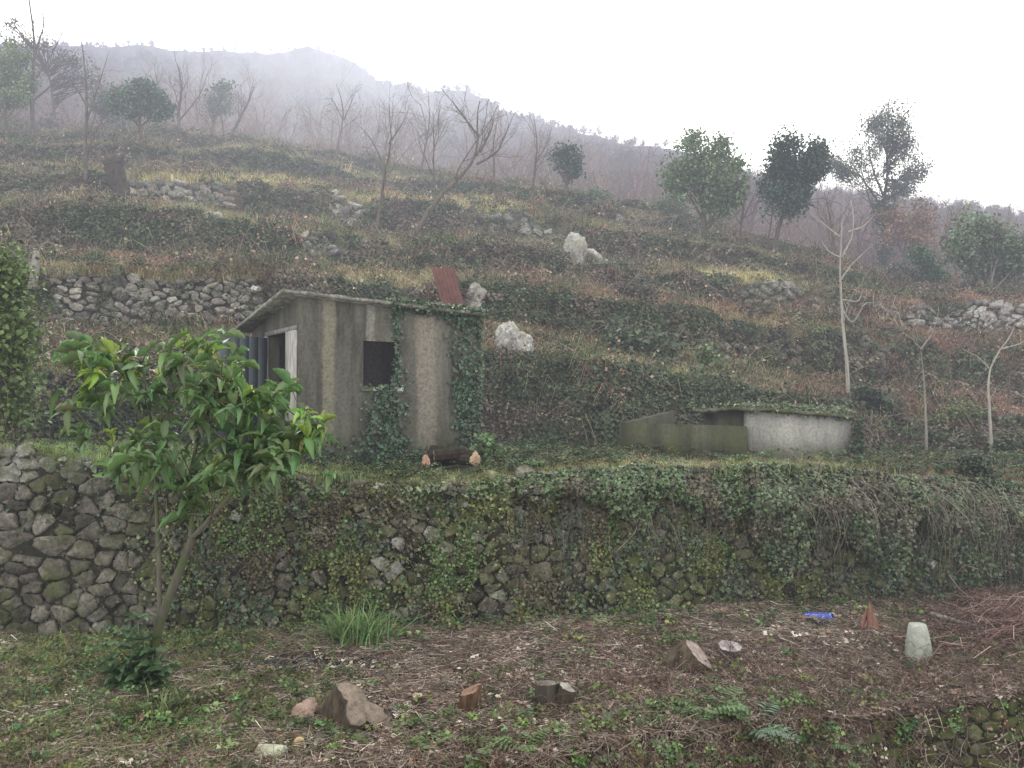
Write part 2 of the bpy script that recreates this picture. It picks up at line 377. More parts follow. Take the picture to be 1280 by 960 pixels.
TGm = np.broadcast_to(TG[:, None], Y.shape); TFm = np.broadcast_to(TF[:, None], Y.shape)
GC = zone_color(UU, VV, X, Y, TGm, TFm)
ci = np.arange(NC-1)[None]; ri = np.arange(NR-1)[:, None]*NC
quads = np.stack([ri+ci, ri+ci+1, ri+NC+ci+1, ri+NC+ci], -1).reshape(-1, 4)
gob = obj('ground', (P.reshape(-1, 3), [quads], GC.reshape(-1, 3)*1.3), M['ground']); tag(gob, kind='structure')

# background hills
NB = 500; UB = np.linspace(-700, 2000, NB); SB = (UB-640)/F
UR = [-700, 0, 100, 250, 330, 380, 430, 470, 520, 590, 640, 700, 760, 820, 900, 1000, 1160, 1280, 2000]
ridge_v = np.interp(UB, UR, [70, 56, 50, 56, 60, 54, 68, 92, 104, 112, 132, 150, 172, 188, 204, 232, 268, 276, 300])
ridge_D = np.interp(UB, [-700, 0, 380, 480, 640, 900, 1280, 2000], [480, 470, 450, 400, 330, 300, 290, 290])
kD, kz = np.interp(UB, UC, yk), np.interp(UB, UC, zk)
mD = np.interp(UB, [-700, 0, 640, 1280], [120, 120, 115, 100]); mv = np.interp(UB, [-700, 0, 200, 400, 640, 800, 1000, 1280], [150, 140, 145, 165, 205, 232, 290, 335])
brow = []
def bp(D0, z0, D1, z1, n):
    for i in range(n):
        q = i/n; brow.append((D0*(1-q)+D1*q, z0*(1-q)+z1*q))
bp(kD-.6, kz-.6, kD+12, kz-1.0, 8); bp(kD+12, kz-1.0, mD, z_of(mv, mD), 30); bp(mD, z_of(mv, mD), ridge_D, z_of(ridge_v+10, ridge_D), 70)
bp(ridge_D, z_of(ridge_v+10, ridge_D), ridge_D*1.5, z_of(ridge_v+10, ridge_D)*.7, 10)
BY = np.array([b[0] for b in brow]); BZ = np.array([b[1] for b in brow]); BX = BY*SB[None]
ramp_ = np.clip((BY-60)/200, 0, 1); BZ = BZ+ramp_*((fbm(BX, BY, 60, 2, 4)-.5)*16+(fbm(BX, BY, 14, 3, 3)-.5)*5)
BP = np.stack([BX, BY, BZ], -1); nbr = len(brow)
bn = fbm(BX, BY, 25, 7, 4)[..., None]
BC = np.array([.10, .075, .06])*(1-bn)+np.array([.05, .065, .035])*bn
quads = (np.arange(nbr-1)[:, None, None]*NB+np.arange(NB-1)[None, :, None]+np.array([0, 1, NB+1, NB])[None, None]).reshape(-1, 4)
hob = obj('hills', (BP.reshape(-1, 3), [quads], BC.reshape(-1, 3)), M['ground']); tag(hob, kind='structure')

# ------------------------------------------------------------------ leaves
TEMPL = {
    'rhomb': (np.array([[0, 0, 0], [.5, .45, .08], [0, 1, 0], [-.5, .45, .08]]), None, np.array([[0, 1, 2], [0, 2, 3]])),
    'ivy': (np.array([[0, 0, 0], [.42, .02, .06], [.52, .38, .10], [.22, .50, .05], [0, 1, -.02], [-.22, .50, .05], [-.52, .38, .10], [-.42, .02, .06]]), None,
            np.array([[0, 1, 2], [0, 2, 3], [0, 3, 4], [0, 4, 5], [0, 5, 6], [0, 6, 7]])),
}
def lance(droop=.28, side=0., roll=.16):
    V = []; n = 8
    for i in range(n):
        t = i/(n-1); w_ = .5*math.sin(math.pi*min(1, t*.93+.03))**.8*(1.1-.25*t)+.004
        for q in (-1, 0, 1): V.append([q*w_+side*t*t, t*(1-.25*droop*t), -droop*t*t+(roll*w_*2 if q else 0)+(.05*math.sin(t*17+q) if q else 0)])
    Q = [[i*3+q, i*3+q+1, i*3+q+4, i*3+q+3] for i in range(n-1) for q in (0, 1)]
    return np.array(V), np.array(Q), None
TEMPL['lance2'] = lance(.55, .12, .25); TEMPL['lance3'] = lance(.05, -.1, .4); TEMPL['lance4'] = lance(.8, -.05, .1)
RIB = np.tile([.92, 1.35, 1.08], 8)
TEMPL['lance'] = lance()
def nrm(a): a = np.asarray(a, float); return a/(np.linalg.norm(a, axis=-1, keepdims=True)+1e-9)
def add_leaves(mb, cen, nor, dirs, size, col, kind='rhomb', aspect=1.0):
    cen = np.asarray(cen, float); n = len(cen)
    if n == 0: return
    d = nrm(dirs); x = nrm(np.cross(d, nor)); z = np.cross(x, d)
    size = np.broadcast_to(size, (n,)); T, Q, Tr = TEMPL[kind]; k = len(T)
    V = cen[:, None]+size[:, None, None]*(T[None, :, 0:1]*aspect*x[:, None]+T[None, :, 1:2]*d[:, None]+T[None, :, 2:3]*z[:, None])
    off = (np.arange(n)*k)[:, None, None]
    c = np.repeat(np.broadcast_to(col, (n, 3)), k, axis=0)
    if kind.startswith('lance'): c = c*np.tile(RIB, n)[:, None]
    mb.add(V.reshape(-1, 3), None if Q is None else (Q[None]+off).reshape(-1, 4), None if Tr is None else (Tr[None]+off).reshape(-1, 3), c)
def rdir(n, up=0.): 
    v = rng.normal(size=(n, 3)); v[:, 2] += up; return nrm(v)
def vary(c, n, a=.35, hue=.12):
    c = np.asarray(c, float)*(1+rng.normal(size=(n, 1))*a).clip(.35, 2.2); return (c*(1+rng.normal(size=(n, 3))*hue)).clip(.004, 1)

# ------------------------------------------------------------------ instanced ground cover (uncountable stuff)
def proto(name, mb, mat):
    V, Fs, C = mb.arrays(); me = make_mesh(name, V, Fs, C, False); me.materials.append(mat)
    return bpy.data.objects.new(name, me)
def gn_scatter(name, protos, pts, eul, scl, idx, tint):
    c = bpy.data.collections.new(name+'_kinds')
    for p_ in protos: c.objects.link(p_)
    me = bpy.data.meshes.new(name); me.vertices.add(len(pts)); me.vertices.foreach_set('co', np.asarray(pts, np.float32).ravel())
    a = me.attributes.new('rot', 'FLOAT_VECTOR', 'POINT'); a.data.foreach_set('vector', np.asarray(eul, np.float32).ravel())
    a = me.attributes.new('scl', 'FLOAT', 'POINT'); a.data.foreach_set('value', np.asarray(scl, np.float32))
    a = me.attributes.new('idx', 'INT', 'POINT'); a.data.foreach_set('value', np.asarray(idx, np.int32))
    t4 = np.hstack([tint, np.ones((len(tint), 1))]).astype(np.float32)
    a = me.attributes.new('tint', 'FLOAT_COLOR', 'POINT'); a.data.foreach_set('color', t4.ravel()); me.update()
    o = bpy.data.objects.new(name, me); COL.objects.link(o)
    g = bpy.data.node_groups.new(name+'_scatter', 'GeometryNodeTree')
    g.interface.new_socket('Geometry', in_out='INPUT', socket_type='NodeSocketGeometry'); g.interface.new_socket('Geometry', in_out='OUTPUT', socket_type='NodeSocketGeometry')
    N = g.nodes; K = g.links.new; gi = N.new('NodeGroupInput'); go = N.new('NodeGroupOutput')
    iop = N.new('GeometryNodeInstanceOnPoints'); cinf = N.new('GeometryNodeCollectionInfo'); cinf.inputs['Collection'].default_value = c
    cinf.inputs['Separate Children'].default_value = True; cinf.inputs['Reset Children'].default_value = True
    K(gi.outputs[0], iop.inputs['Points']); K(cinf.outputs[0], iop.inputs['Instance']); iop.inputs['Pick Instance'].default_value = True
    def na(nm, ty):
        n = N.new('GeometryNodeInputNamedAttribute'); n.data_type = ty; n.inputs['Name'].default_value = nm
        return [x for x in n.outputs if x.enabled and x.name == 'Attribute'][0]
    K(na('idx', 'INT'), iop.inputs['Instance Index']); K(na('rot', 'FLOAT_VECTOR'), iop.inputs['Rotation']); K(na('scl', 'FLOAT'), iop.inputs['Scale'])
    K(iop.outputs[0], go.inputs[0]); md = o.modifiers.new('scatter', 'NODES'); md.node_group = g
    tag(o, kind='stuff'); return o
def eulers(n_, yaw, lean=1.0):
    z = nrm(np.asarray(n_)*lean+np.array([0, 0, 1.])*(1-lean)); ref = np.stack([np.cos(yaw), np.sin(yaw), np.zeros_like(yaw)], -1)
    bad = np.abs((z*ref).sum(1)) > .95; ref[bad] = np.array([0, 0, 1.])
    x = nrm(ref-z*(z*ref).sum(1)[:, None]); y = np.cross(z, x)
    sp = rng.random(len(yaw))*2*np.pi
    x2 = x*np.cos(sp)[:, None]+y*np.sin(sp)[:, None]; y2 = np.cross(z, x2)
    return np.stack([np.arctan2(y2[:, 2], z[:, 2]), -np.arcsin(np.clip(x2[:, 2], -1, 1)), np.arctan2(x2[:, 1], x2[:, 0])], -1)
# cell data
A_ = P[:-1, 1:]-P[:-1, :-1]; B_ = P[1:, :-1]-P[:-1, :-1]; CN = np.cross(A_, B_); CA = np.linalg.norm(CN, axis=-1); CN = CN/(CA[..., None]+1e-9)
CN = np.where(CN[..., 2:3] < 0, -CN, CN); CU = PU[:-1, :-1]; CV = PV[:-1, :-1]; CX = X[:-1, :-1]; CY = Y[:-1, :-1]; CTG = TGm[:-1, :-1]; CTF = TFm[:-1, :-1]
INF = ((CU > -160) & (CU < 1440) & (CV < 1060) & (CY > 5)).astype(float)
n_mid = fbm(CX, CY, 1.1, 9, 3); n_fine = fbm(CX, CY, .35, 2, 3)
def scatter(name, protos, N, dens, smin, smax, lean, tintf, lift=0.0, dpow=1.6, spow=.3, kinds=None):
    W = (CA*INF*dens*CLEAR/np.maximum(CY, 6)**dpow).ravel(); W = np.maximum(W, 0); W /= W.sum()
    k = rng.choice(len(W), N, p=W); r = k//(NC-1); c = k % (NC-1)
    p = gpt(c+rng.random(N), r+rng.random(N)); n_ = CN[r, c]; d = p[:, 1]
    sc = (smin+(smax-smin)*rng.random(N)**1.6)*(d/10)**spow
    p = p+n_*lift*sc[:, None]
    u, v = proj(p); col = tintf(u, v, p, CTG[r, c], CTF[r, c], N)
    idx = rng.integers(0, len(protos), N) if kinds is None else kinds(N, u, v)
    return gn_scatter(name, protos, p, eulers(n_, rng.random(N)*6.28, lean), sc, idx, col)
def p_grass(seed, n=16, h=.2, spread=.07, bendy=.6, w_=.006):
    mb = MB(); r = np.random.default_rng(seed)
    for i in range(n):
        a = r.random()*6.28; b = np.array([math.cos(a), math.sin(a), 0]); p0 = r.normal(size=3)*spread; p0[2] = -.01
        H = h*(.5+r.random()); bd = bendy*(.3+r.random()); sd_ = np.array([-b[1], b[0], 0])*w_*(.7+.6*r.random())
        q = [p0, p0+b*H*bd*.25+[0, 0, H*.55], p0+b*H*bd+[0, 0, H*(1-.35*bd)]]
        mb.add([q[0]-sd_, q[0]+sd_, q[1]+sd_*.8, q[1]-sd_*.8, q[2]], [[0, 1, 2, 3]], [[3, 2, 4]], np.array([.75+.6*r.random()]*3)*[1, 1+.1*r.normal(), 1])
    return mb
def p_leaves(seed, n=14, rad=.12, size=.05, kind='ivy', flat=.5, dome=.5):
    mb = MB(); r = np.random.default_rng(seed); a = r.random(n)*6.28; q = rad*np.sqrt(r.random(n))
    cen = np.stack([np.cos(a)*q, np.sin(a)*q, .01+dome*r.random(n)*rad], -1); nor = nrm(np.stack([r.normal(size=n)*flat, r.normal(size=n)*flat, np.ones(n)], -1))
    d = nrm(np.stack([r.normal(size=n), r.normal(size=n), r.normal(size=n)*flat*.6], -1))
    add_leaves(mb, cen, nor, d, size*(.6+.8*r.random(n)), (np.ones((n, 3))*(.55+.9*r.random((n, 1)))), kind); return mb
def p_twigs(seed, n=7, L=.25, rad=.004, flat=.12, curve=.15):
    mb = MB(); r = np.random.default_rng(seed)
    for i in range(n):
        a = r.random()*6.28; d = np.array([math.cos(a), math.sin(a), r.normal()*flat]); c = np.append(r.normal(size=2)*L*.35, .01+r.random()*L*.15)
        l = L*(.4+r.random()); s = np.array([-d[1], d[0], 0])*l*curve*r.normal()
        mb.tube([c-d*l/2, c+s*.5, c+d*l/2+s*.2], [rad, rad*.9, rad*.5], 3, np.ones(3)*(.5+1.0*r.random()))
    return mb
def p_bramble(seed, n=6, L=.5, rad=.004, leaves=8, lcol=(1., 1., 1.)):
    mb = MB(); r = np.random.default_rng(seed)
    for i in range(n):
        a = r.random()*6.28; h = np.array([math.cos(a), math.sin(a), 0]); p0 = np.append(r.normal(size=2)*L*.25, -.02); l = L*(.5+.8*r.random())
        t = np.linspace(0, 1, 6); up = l*(.3+.5*r.random())
        pts = p0+h*l*t[:, None]+np.array([0, 0, 1])*(up*np.sin(t*2.6))[:, None]+r.normal(size=(6, 3))*l*.03
        mb.tube(pts, np.linspace(rad, rad*.4, 6), 3, np.ones(3)*(.6+.9*r.random()))
        for j in range(leaves//n+1):
            q = pts[1+r.integers(5)]
            add_leaves(mb, [q], nrm(r.normal(size=(1, 3))+[0, 0, 1]), r.normal(size=(1, 3)), .035+.02*r.random(), np.array(lcol)*(.6+.8*r.random()), 'rhomb', .8)
    return mb
def lump(seed, n=1, flat=.6):
    import bmesh
    bm = bmesh.new(); bmesh.ops.create_icosphere(bm, subdivisions=2, radius=1); V = []
    o = Vector((seed*3.1, seed*1.7, 0))
    for v in bm.verts:
        k = 1+.45*(mnoise.noise(v.co*1.1+o))+.2*mnoise.noise(v.co*2.7+o); V.append([v.co.x*k, v.co.y*k*.8, v.co.z*k*flat])
    T = [[v.index for v in f.verts] for f in bm.faces]; bm.free(); return np.array(V), T

grass_p = [proto('grass_kind', p_grass(i, 16), M['cover']) for i in range(4)]
long_p = [proto('long_grass_kind', p_grass(20+i, 22, .26, .10, 1.0, .005), M['cover']) for i in range(3)]
ivy_p = [proto('ivy_kind', p_leaves(40+i, 16), M['cover']) for i in range(4)]
weed_p = [proto('weed_kind', p_leaves(50+i, 12, .09, .06, 'rhomb', .7, .9), M['cover']) for i in range(3)]
twig_p = [proto('twig_kind', p_twigs(60+i), M['dry']) for i in range(5)]
bram_p = [proto('bramble_kind', p_bramble(70+i), M['dry']) for i in range(5)]
dry_p = [proto('litter_kind', p_leaves(80+i, 10, .14, .035, 'rhomb', .55, .15), M['cover']) for i in range(3)]
chip_p = [proto('chip_kind', p_twigs(90+i, 6, .07, .006, .2, .05), M['dry']) for i in range(3)]
def mk_stonep(i):
    mb = MB(); V, T = lump(i); mb.add(V*.06, None, T); return proto('stone_kind', mb, mat_small)
_m = Mat('loose_stone', .95); _n = _m.noise(_m.pos(), 30, 5); _m.col(_m.mix(1., _m.attr('tint', True), _m.ramp(_n, [(.3, .6), (.7, 1.2)]), 'MULTIPLY')); mat_small = _m.m
stone_p = [mk_stonep(i) for i in range(4)]

def zc(gain=1.0, a=.3, hue=.10):
    def f(u, v, p, tg, tf, n): return (zone_color(u, v, p[:, 0], p[:, 1], tg, tf)*gain*(1+rng.normal(size=(n, 1))*a).clip(.4, 2)*(1+rng.normal(size=(n, 3))*hue)).clip(.004, .9)
    return f
def pick(cols, wts, a=.3):
    def f(u, v, p, tg, tf, n):
        k = rng.choice(len(cols), n, p=np.array(wts)/sum(wts)); return (np.array(cols)[k]*(1+rng.normal(size=(n, 1))*a).clip(.4, 2)).clip(.004, .9)
    return f
HILL = ((CTG <= -3) | (CTG >= 2)).astype(float); TREAD = ((CTG <= -3)).astype(float); FACE = ((CTG >= 2)).astype(float)
T1 = (CTG == -2).astype(float); T0 = (CTG == -1).astype(float); F1 = (CTG == 1).astype(float); F0 = (CTG == 0).astype(float)
bl = lambda u, v, ru, rv: blob(CU, CV, u, v, ru, rv)
rightz = sstep(940, 1120, CU)
CLEAR = np.ones_like(CU)
for (k_, a_, b_, w_) in ((3, 60, 335, .02), (5, 155, 304, .03), (5, 408, 462, .05), (4, 366, 430, .05), (5, 575, 705, .08), (6, 755, 905, .12), (4, 925, 1035, .08), (4, 1085, 1500, .04), (3, 885, 1010, .15), (3, 1055, 1120, .2)):
    m_ = sstep(a_-8, a_+8, CU)*sstep(b_+8, b_-8, CU)*(((CTG == k_) & (CTF < 1.)) | ((CTG == -k_) & (CTF > .80)))
    CLEAR = CLEAR*(1-m_*(1-w_))
CLEAR = CLEAR*(1-.87*((CTG == 0)*sstep(1030, 1080, CU)))
for (u_, v_, ru_, rv_) in ((728, 335, 34, 16), (643, 450, 28, 14), (596, 392, 22, 14), (455, 310, 14, 10), (425, 349, 18, 8), (570, 400, 30, 16), (1046, 470, 12, 8), (850, 476, 12, 8), (806, 470, 12, 8), (70, 545, 22, 10), (318, 368, 10, 8), (152, 250, 18, 10), (492, 314, 12, 8),
        (455, 915, 60, 26), (692, 895, 34, 16), (584, 900, 30, 14), (862, 845, 40, 16), (911, 830, 26, 12), (381, 905, 22, 12), (519, 897, 18, 10), (342, 958, 30, 14), (385, 950, 40, 14), (1022, 790, 46, 16), (1086, 797, 20, 10), (1149, 835, 24, 12), (1119, 850, 26, 10), (633, 888, 14, 8), (455, 932, 20, 10), (1266, 502, 16, 6), (566, 594, 60, 18), (990, 580, 74, 12), (860, 580, 84, 10), (990, 592, 70, 10), (1158, 874, 22, 8)):
    CLEAR = CLEAR*(1-.93*np.exp(-(((CU-u_)/ru_)**2+((CV-v_)/rv_)**2)**2))
QG = 1.0
def NN(n): return int(n*QG)
# hillside
scatter('grass', long_p+grass_p, NN(150000), TREAD*(.10+1.3*sstep(.36, .6, n_fine*.5+n_mid*.5))*(1-.4*rightz)+FACE*.12*sstep(.4, .6, n_fine), .45, 1.1, .35, zc(2.1, .4))
def p_mound(seed, n=110, rad=.34, H=.28, size=.05):
    mb = MB(); r = np.random.default_rng(seed); th_ = r.random(n)*6.28; f = r.random(n)**.5; h_ = H*(1-f**2)*(.7+.5*r.random(n)); rr_ = rad*f*(1+.25*np.sin(th_*3+seed))
    cen = np.stack([np.cos(th_)*rr_, np.sin(th_)*rr_, h_], -1)+r.normal(size=(n, 3))*.02
    add_leaves(mb, cen, nrm(np.stack([np.cos(th_)*f, np.sin(th_)*f, np.ones(n)*.6], -1)+r.normal(size=(n, 3))*.5), nrm(r.normal(size=(n, 3))), size*(.6+.8*r.random(n)), np.ones((n, 3))*(.5+.9*r.random((n, 1))), 'rhomb', .8)
    for i in range(9):
        a = r.random()*6.28; d = np.array([math.cos(a), math.sin(a), 0]); l = rad*(.8+.9*r.random()); mb.tube([np.zeros(3), d*l*.5+[0, 0, H*(.9+.6*r.random())], d*l+[0, 0, H*.4*r.random()]], [.006, .005, .003], 3, np.ones(3)*(.9+r.random()))
    return mb
mound_p = [proto('mound_kind', p_mound(500+i), M['cover']) for i in range(5)]
scatter('undergrowth', mound_p, NN(2600), (TREAD*.45+FACE*.8)*(.15+sstep(.48, .62, fbm(CX, CY, 1.8, 7, 3))), .45, 1.35, .4, pick([(.062, .078, .045), (.10, .13, .06), (.15, .12, .09), (.24, .20, .12), (.19, .11, .085)], [4, 2, 3, 1.3, 1.6], .25), 0., dpow=1.5)
scatter('tall_dry_stalks', bram_p+long_p, NN(3200), (TREAD+.6*FACE)*sstep(.5, .7, fbm(CX, CY, .8, 11, 3)), .9, 1.7, .3, lambda u, v, p, tg, tf, n: vary((.24, .19, .145), n, .4, .08))
red_bramble_d = TREAD*(.15+rightz+1.2*sstep(.5, .7, n_mid)+bl(300, 335, 210, 25)+bl(680, 395, 150, 50))+FACE*(.5+.4*rightz)
scatter('dead_bramble', bram_p, NN(90000), red_bramble_d, .3, .75, .5,
        lambda u, v, p, tg, tf, n: (zone_color(u, v, p[:, 0], p[:, 1], np.full(n, -4), np.full(n, .7))*2.0*(1+rng.normal(size=(n, 1))*.4).clip(.3, 2.4)).clip(.01, .8))
ivyd = FACE*(.6+1.6*sstep(.42, .6, n_mid))*(1-.5*rightz)+TREAD*.22*sstep(.52, .64, n_mid)+(CTG == 2)*sstep(560, 620, CU)*sstep(1080, 900, CU)*1.5
scatter('ground_cover', ivy_p, NN(80000), ivyd, .6, 1.2, .8, lambda u, v, p, tg, tf, n: ((lambda k: np.array((.066, .084, .05))*(1-k)+np.array((.115, .10, .078))*k)(sstep(.46, .66, fbm(p[:, 0], p[:, 1]+p[:, 2]*2, 1.1, 3, 3))[:, None])*(1+rng.normal(size=(n, 1))*.4).clip(.3, 2.2)), .2)
scatter('loose_stones', stone_p, NN(2600), HILL*(.15+2*sstep(.6, .75, n_mid)+rightz*sstep(.5, .7, n_fine)), .5, 1.6, .5, lambda u, v, p, tg, tf, n: vary((.36, .35, .32), n, .25, .03))
yg = bl(250, 818, 62, 16)+bl(95, 826, 75, 20)
scatter('yellow_grass', grass_p+long_p, NN(9000), T0*yg, .35, .7, .3, lambda u, v, p, tg, tf, n: vary((.27, .28, .10), n, .3, .12), dpow=1.)
# first terrace
scatter('terrace_grass', grass_p, NN(16000), T1*(.5+n_mid), .25, .55, .3, zc(2.3), dpow=1.)
scatter('terrace_ivy', ivy_p, NN(6000), T1*(.1+.5*sstep(.45, .65, n_mid)*sstep(250, 420, CU)+bl(560, 590, 110, 25)*2+sstep(640, 760, CU)*.5), .35, .7, .6, lambda u, v, p, tg, tf, n: vary((.07, .095, .05), n, .45, .15), .2, dpow=1.)
scatter('terrace_bramble', bram_p, NN(2500), T1*(.05+sstep(600, 800, CU)*.6+sstep(1040, 1100, CU)), .2, .5, .5, lambda u, v, p, tg, tf, n: vary((.16, .12, .09), n, .4, .08), dpow=1.)
# foreground
gz = sstep(520, 120, CU); g2 = bl(1000, 772, 260, 18)+bl(700, 795, 170, 12)+bl(250, 820, 80, 24)*2+bl(90, 828, 90, 30)*2
darkz = bl(330, 843, 120, 14)+bl(420, 838, 60, 12)
scatter('meadow_grass', grass_p+long_p, NN(40000), T0*(.06+gz*1.1+g2+.4*sstep(.5, .7, n_mid))*(1-.8*np.clip(darkz, 0, 1)), .3, .75, .3,
        lambda u, v, p, tg, tf, n: zc(1.0)(u, v, p, np.full(n, -1), tf, n)*.4+vary((.19, .23, .085), n, .35, .12)*.85, dpow=1.)
scatter('twig_litter', twig_p, NN(36000), (1-.85*np.clip(darkz, 0, 1))*T0*(.25+.9*sstep(380, 620, CU)+n_fine)*(1-.55*gz)+F0*.6, .35, 1.1, .9,
        pick([(.25, .205, .175), (.16, .125, .105), (.36, .31, .27), (.19, .13, .10)], [4, 4, 1.2, 2], .35), .1, dpow=1.)
scatter('leaf_litter', dry_p, NN(26000), (1-.85*np.clip(darkz, 0, 1))*T0*(.4+n_fine)+F0*.5, .45, 1.1, .9,
        pick([(.30, .235, .20), (.17, .12, .10), (.44, .39, .33), (.14, .13, .08), (.30, .16, .10)], [4, 4, 1.4, 2, 1], .35), .1, dpow=1.)
scatter('weeds', weed_p+ivy_p, NN(5200), (1-np.clip(darkz, 0, 1))*T0*(.10+.4*gz+g2*.4+1.2*sstep(.55, .7, n_mid)+bl(850, 900, 200, 40)+bl(620, 930, 200, 30))+F0*1.6, .3, .85, .6,
        lambda u, v, p, tg, tf, n: vary((.12, .16, .07), n, .4, .15), .2, dpow=1.)
scatter('charred_litter', dry_p+twig_p[:1], NN(8000), T0*np.clip(darkz, 0, 1)*sstep(.30, .55, n_fine), .35, .7, .9, pick([(.035, .034, .036), (.07, .066, .066), (.26, .26, .26)], [5, 4, 2], .3), .12, dpow=1.)
bark_p = [proto('bark_kind', p_leaves(180+i, 7, .12, .05, 'rhomb', .35, .25), M['cover']) for i in range(3)]
scatter('bark_chips', bark_p, NN(12000), (1-.9*np.clip(darkz, 0, 1))*T0*(.2+sstep(380, 620, CU)*(.4+n_fine))*(1-.8*gz), .4, 1.1, .9, pick([(.40, .33, .28), (.10, .075, .06), (.26, .18, .14), (.5, .45, .4)], [2.5, 3, 3, 1], .25), .1, dpow=1.)
scatter('wood_chips', chip_p, NN(9000), T0*(.15+bl(560, 900, 130, 22)*3+bl(740, 830, 160, 25)*1.5+bl(900, 790, 260, 20)*.5), .4, 1.1, .9,
        pick([(.55, .47, .38), (.45, .32, .25), (.6, .56, .5)], [2, 2, 1], .2), .1, dpow=1.)
scatter('red_stems', bram_p, NN(5200), T0*(.04+bl(1230, 800, 110, 70)*1.6+bl(820, 860, 160, 30)+bl(1100, 870, 200, 30)*.8)+F0*1.3, .35, .9, .6,
        pick([(.16, .11, .09), (.12, .08, .065), (.22, .175, .15)], [4, 3, 1], .3), dpow=1.)

# ------------------------------------------------------------------ stone walls (Voronoi rubble laid on the terrace faces)
def clip_poly(poly, m_, n_):
    out = []; L = len(poly)
    for i in range(L):
        a = poly[i]; b = poly[(i+1) % L]; da = (a-m_)@n_; db = (b-m_)@n_
        if da <= 0: out.append(a)
        if (da < 0 < db) or (db < 0 < da): out.append(a+(b-a)*(da/(da-db)))
    return out
def rubble(mb, k, u0, u1, cw, ch, keep, col, proud=.05, dome=.05, gap=.9, f0=0., f1=1., drop=.28, seed=1, nseg=16):
    r = np.random.default_rng(seed); cs = np.linspace(ucol(u0), ucol(u1), 400)
    rb, rt = RB[k], RT[k]; base = gpt(cs, np.full(400, float(rb))); top = gpt(cs, np.full(400, float(rt)))
    arc = np.concatenate([[0], np.cumsum(np.linalg.norm(np.diff(base, axis=0)[:, :2], axis=1))]); H = np.linalg.norm(top-base, axis=1)
    Lw = arc[-1]; Hm = H.max(); nx, ny = int(Lw/cw)+1, int(Hm/ch)+2
    sites = {}
    for j in range(-1, ny+1):
        for i in range(-1, nx+1):
            if r.random() < drop: continue
            sites[(i, j)] = np.array([(i+.5*(j % 2)+.8*(r.random()-.5))*cw, (j+.7*(r.random()-.5))*ch])
    def to3(ab, out):
        a = np.clip(ab[:, 0], 0, Lw); cc = np.interp(a, arc, cs); h = np.interp(a, arc, H); q = ab[:, 1]/h
        p = gpt(cc, rb+np.clip(q, 0, 1)*(rt-rb)); b0 = gpt(cc, np.full(len(cc), float(rb))); t0 = gpt(cc, np.full(len(cc), float(rt)))
        straight = b0+(t0-b0)*np.clip(q, 0, 1.15)[:, None]; p = p*.3+straight*.7; p = p+np.stack([0*a, 0*a, np.maximum(q-1, 0)*h], -1)*.3
        bl_, bh = gpt(np.clip(cc-6, 0, NC-1.01), np.full(len(cc), float(rb))), gpt(cc+6, np.full(len(cc), float(rb)))
        tn = nrm(bh-bl_); up = nrm(t0-b0); nn_ = np.cross(tn, up); nn_ = np.where(nn_[:, 1:2] > 0, -nn_, nn_)
        return p+nn_*out[:, None], None
    for (i, j), s in sites.items():
        if s[0] < 0 or s[0] > Lw or s[1] < -.02: continue
        hh = np.interp(s[0], arc, H)
        if s[1] > hh*f1+.03 or s[1] < hh*f0: continue
        uu = u0+(u1-u0)*np.interp(s[0], arc, np.arange(400))/399
        if not keep(uu, s[1]/hh, r): continue
        poly = [s+np.array(q)*[cw*1.6, ch*1.6] for q in ((-1, -1), (1, -1), (1, 1), (-1, 1))]
        for di in range(-3, 4):
            for dj in range(-3, 4):
                o_ = sites.get((i+di, j+dj))
                if o_ is None or (di == 0 and dj == 0): continue
                n_ = o_-s
                # anisotropic metric keeps stones lying flat
                poly = clip_poly(poly, (s+o_)/2, n_*np.array([1, (cw/ch)**1.2]))
                if len(poly) < 3: break
            if len(poly) < 3: break
        if len(poly) < 3: continue
        poly = np.array(poly); cen = poly.mean(0); g_ = gap*(.9+.12*r.random())
        ang = np.sort(r.random(nseg)*.25+np.arange(nseg)*2*np.pi/nseg); ring = []
        for a in ang:                                      # radial sampling of the convex cell
            d = np.array([math.cos(a), math.sin(a)]); best = 9
            for q in range(len(poly)):
                p1 = poly[q]-cen; e = poly[(q+1) % len(poly)]-poly[q]; den = d[0]*e[1]-d[1]*e[0]
                if abs(den) < 1e-9: continue
                t = (p1[0]*e[1]-p1[1]*e[0])/den; w_ = (p1[0]*d[1]-p1[1]*d[0])/den
                if t > 0 and -1e-6 <= w_ <= 1+1e-6: best = min(best, t)
            ring.append(d*best*g_)
        ring = np.array(ring); rad = np.linalg.norm(ring, axis=1); rm = rad.mean(); lim = rm*1.35; ring *= (np.minimum(rad, lim)/rad)[:, None]
        ring *= (1+.075*r.normal(size=nseg))[:, None]
        dm = dome*(.5+r.random()*1.1)*min(1.5, rm/.1); tilt = r.normal(size=2)*.34; pr = proud*(.3+1.2*r.random())
        V2 = []; out = []
        for sc_, hgt in ((1., -.08), (1., .0), (.94, .55), (.80, .85), (.5, 1.)):
            q = ring*sc_; V2.append(cen+q); out.append(pr+hgt*dm+(q@tilt)*(1 if hgt > 0 else 0)+r.normal(size=nseg)*dm*.10*(hgt > .2))
        V2.append(cen[None]); out.append(np.array([pr+dm]))
        V3, _ = to3(np.vstack(V2), np.concatenate(out)); m_ = nseg; Q = []
        for l in range(4): Q += [[l*m_+q, l*m_+(q+1) % m_, (l+1)*m_+(q+1) % m_, (l+1)*m_+q] for q in range(m_)]
        T = [[4*m_+q, 4*m_+(q+1) % m_, 5*m_] for q in range(m_)]
        mb.add(V3, Q, T, np.array(col(uu, s[1]/hh, r)).clip(.01, .8))
def ncol(base, a=.3):
    return lambda u, q, r: np.array(base)*.62*(1+a*r.normal())*(1+.02*r.normal(size=3))
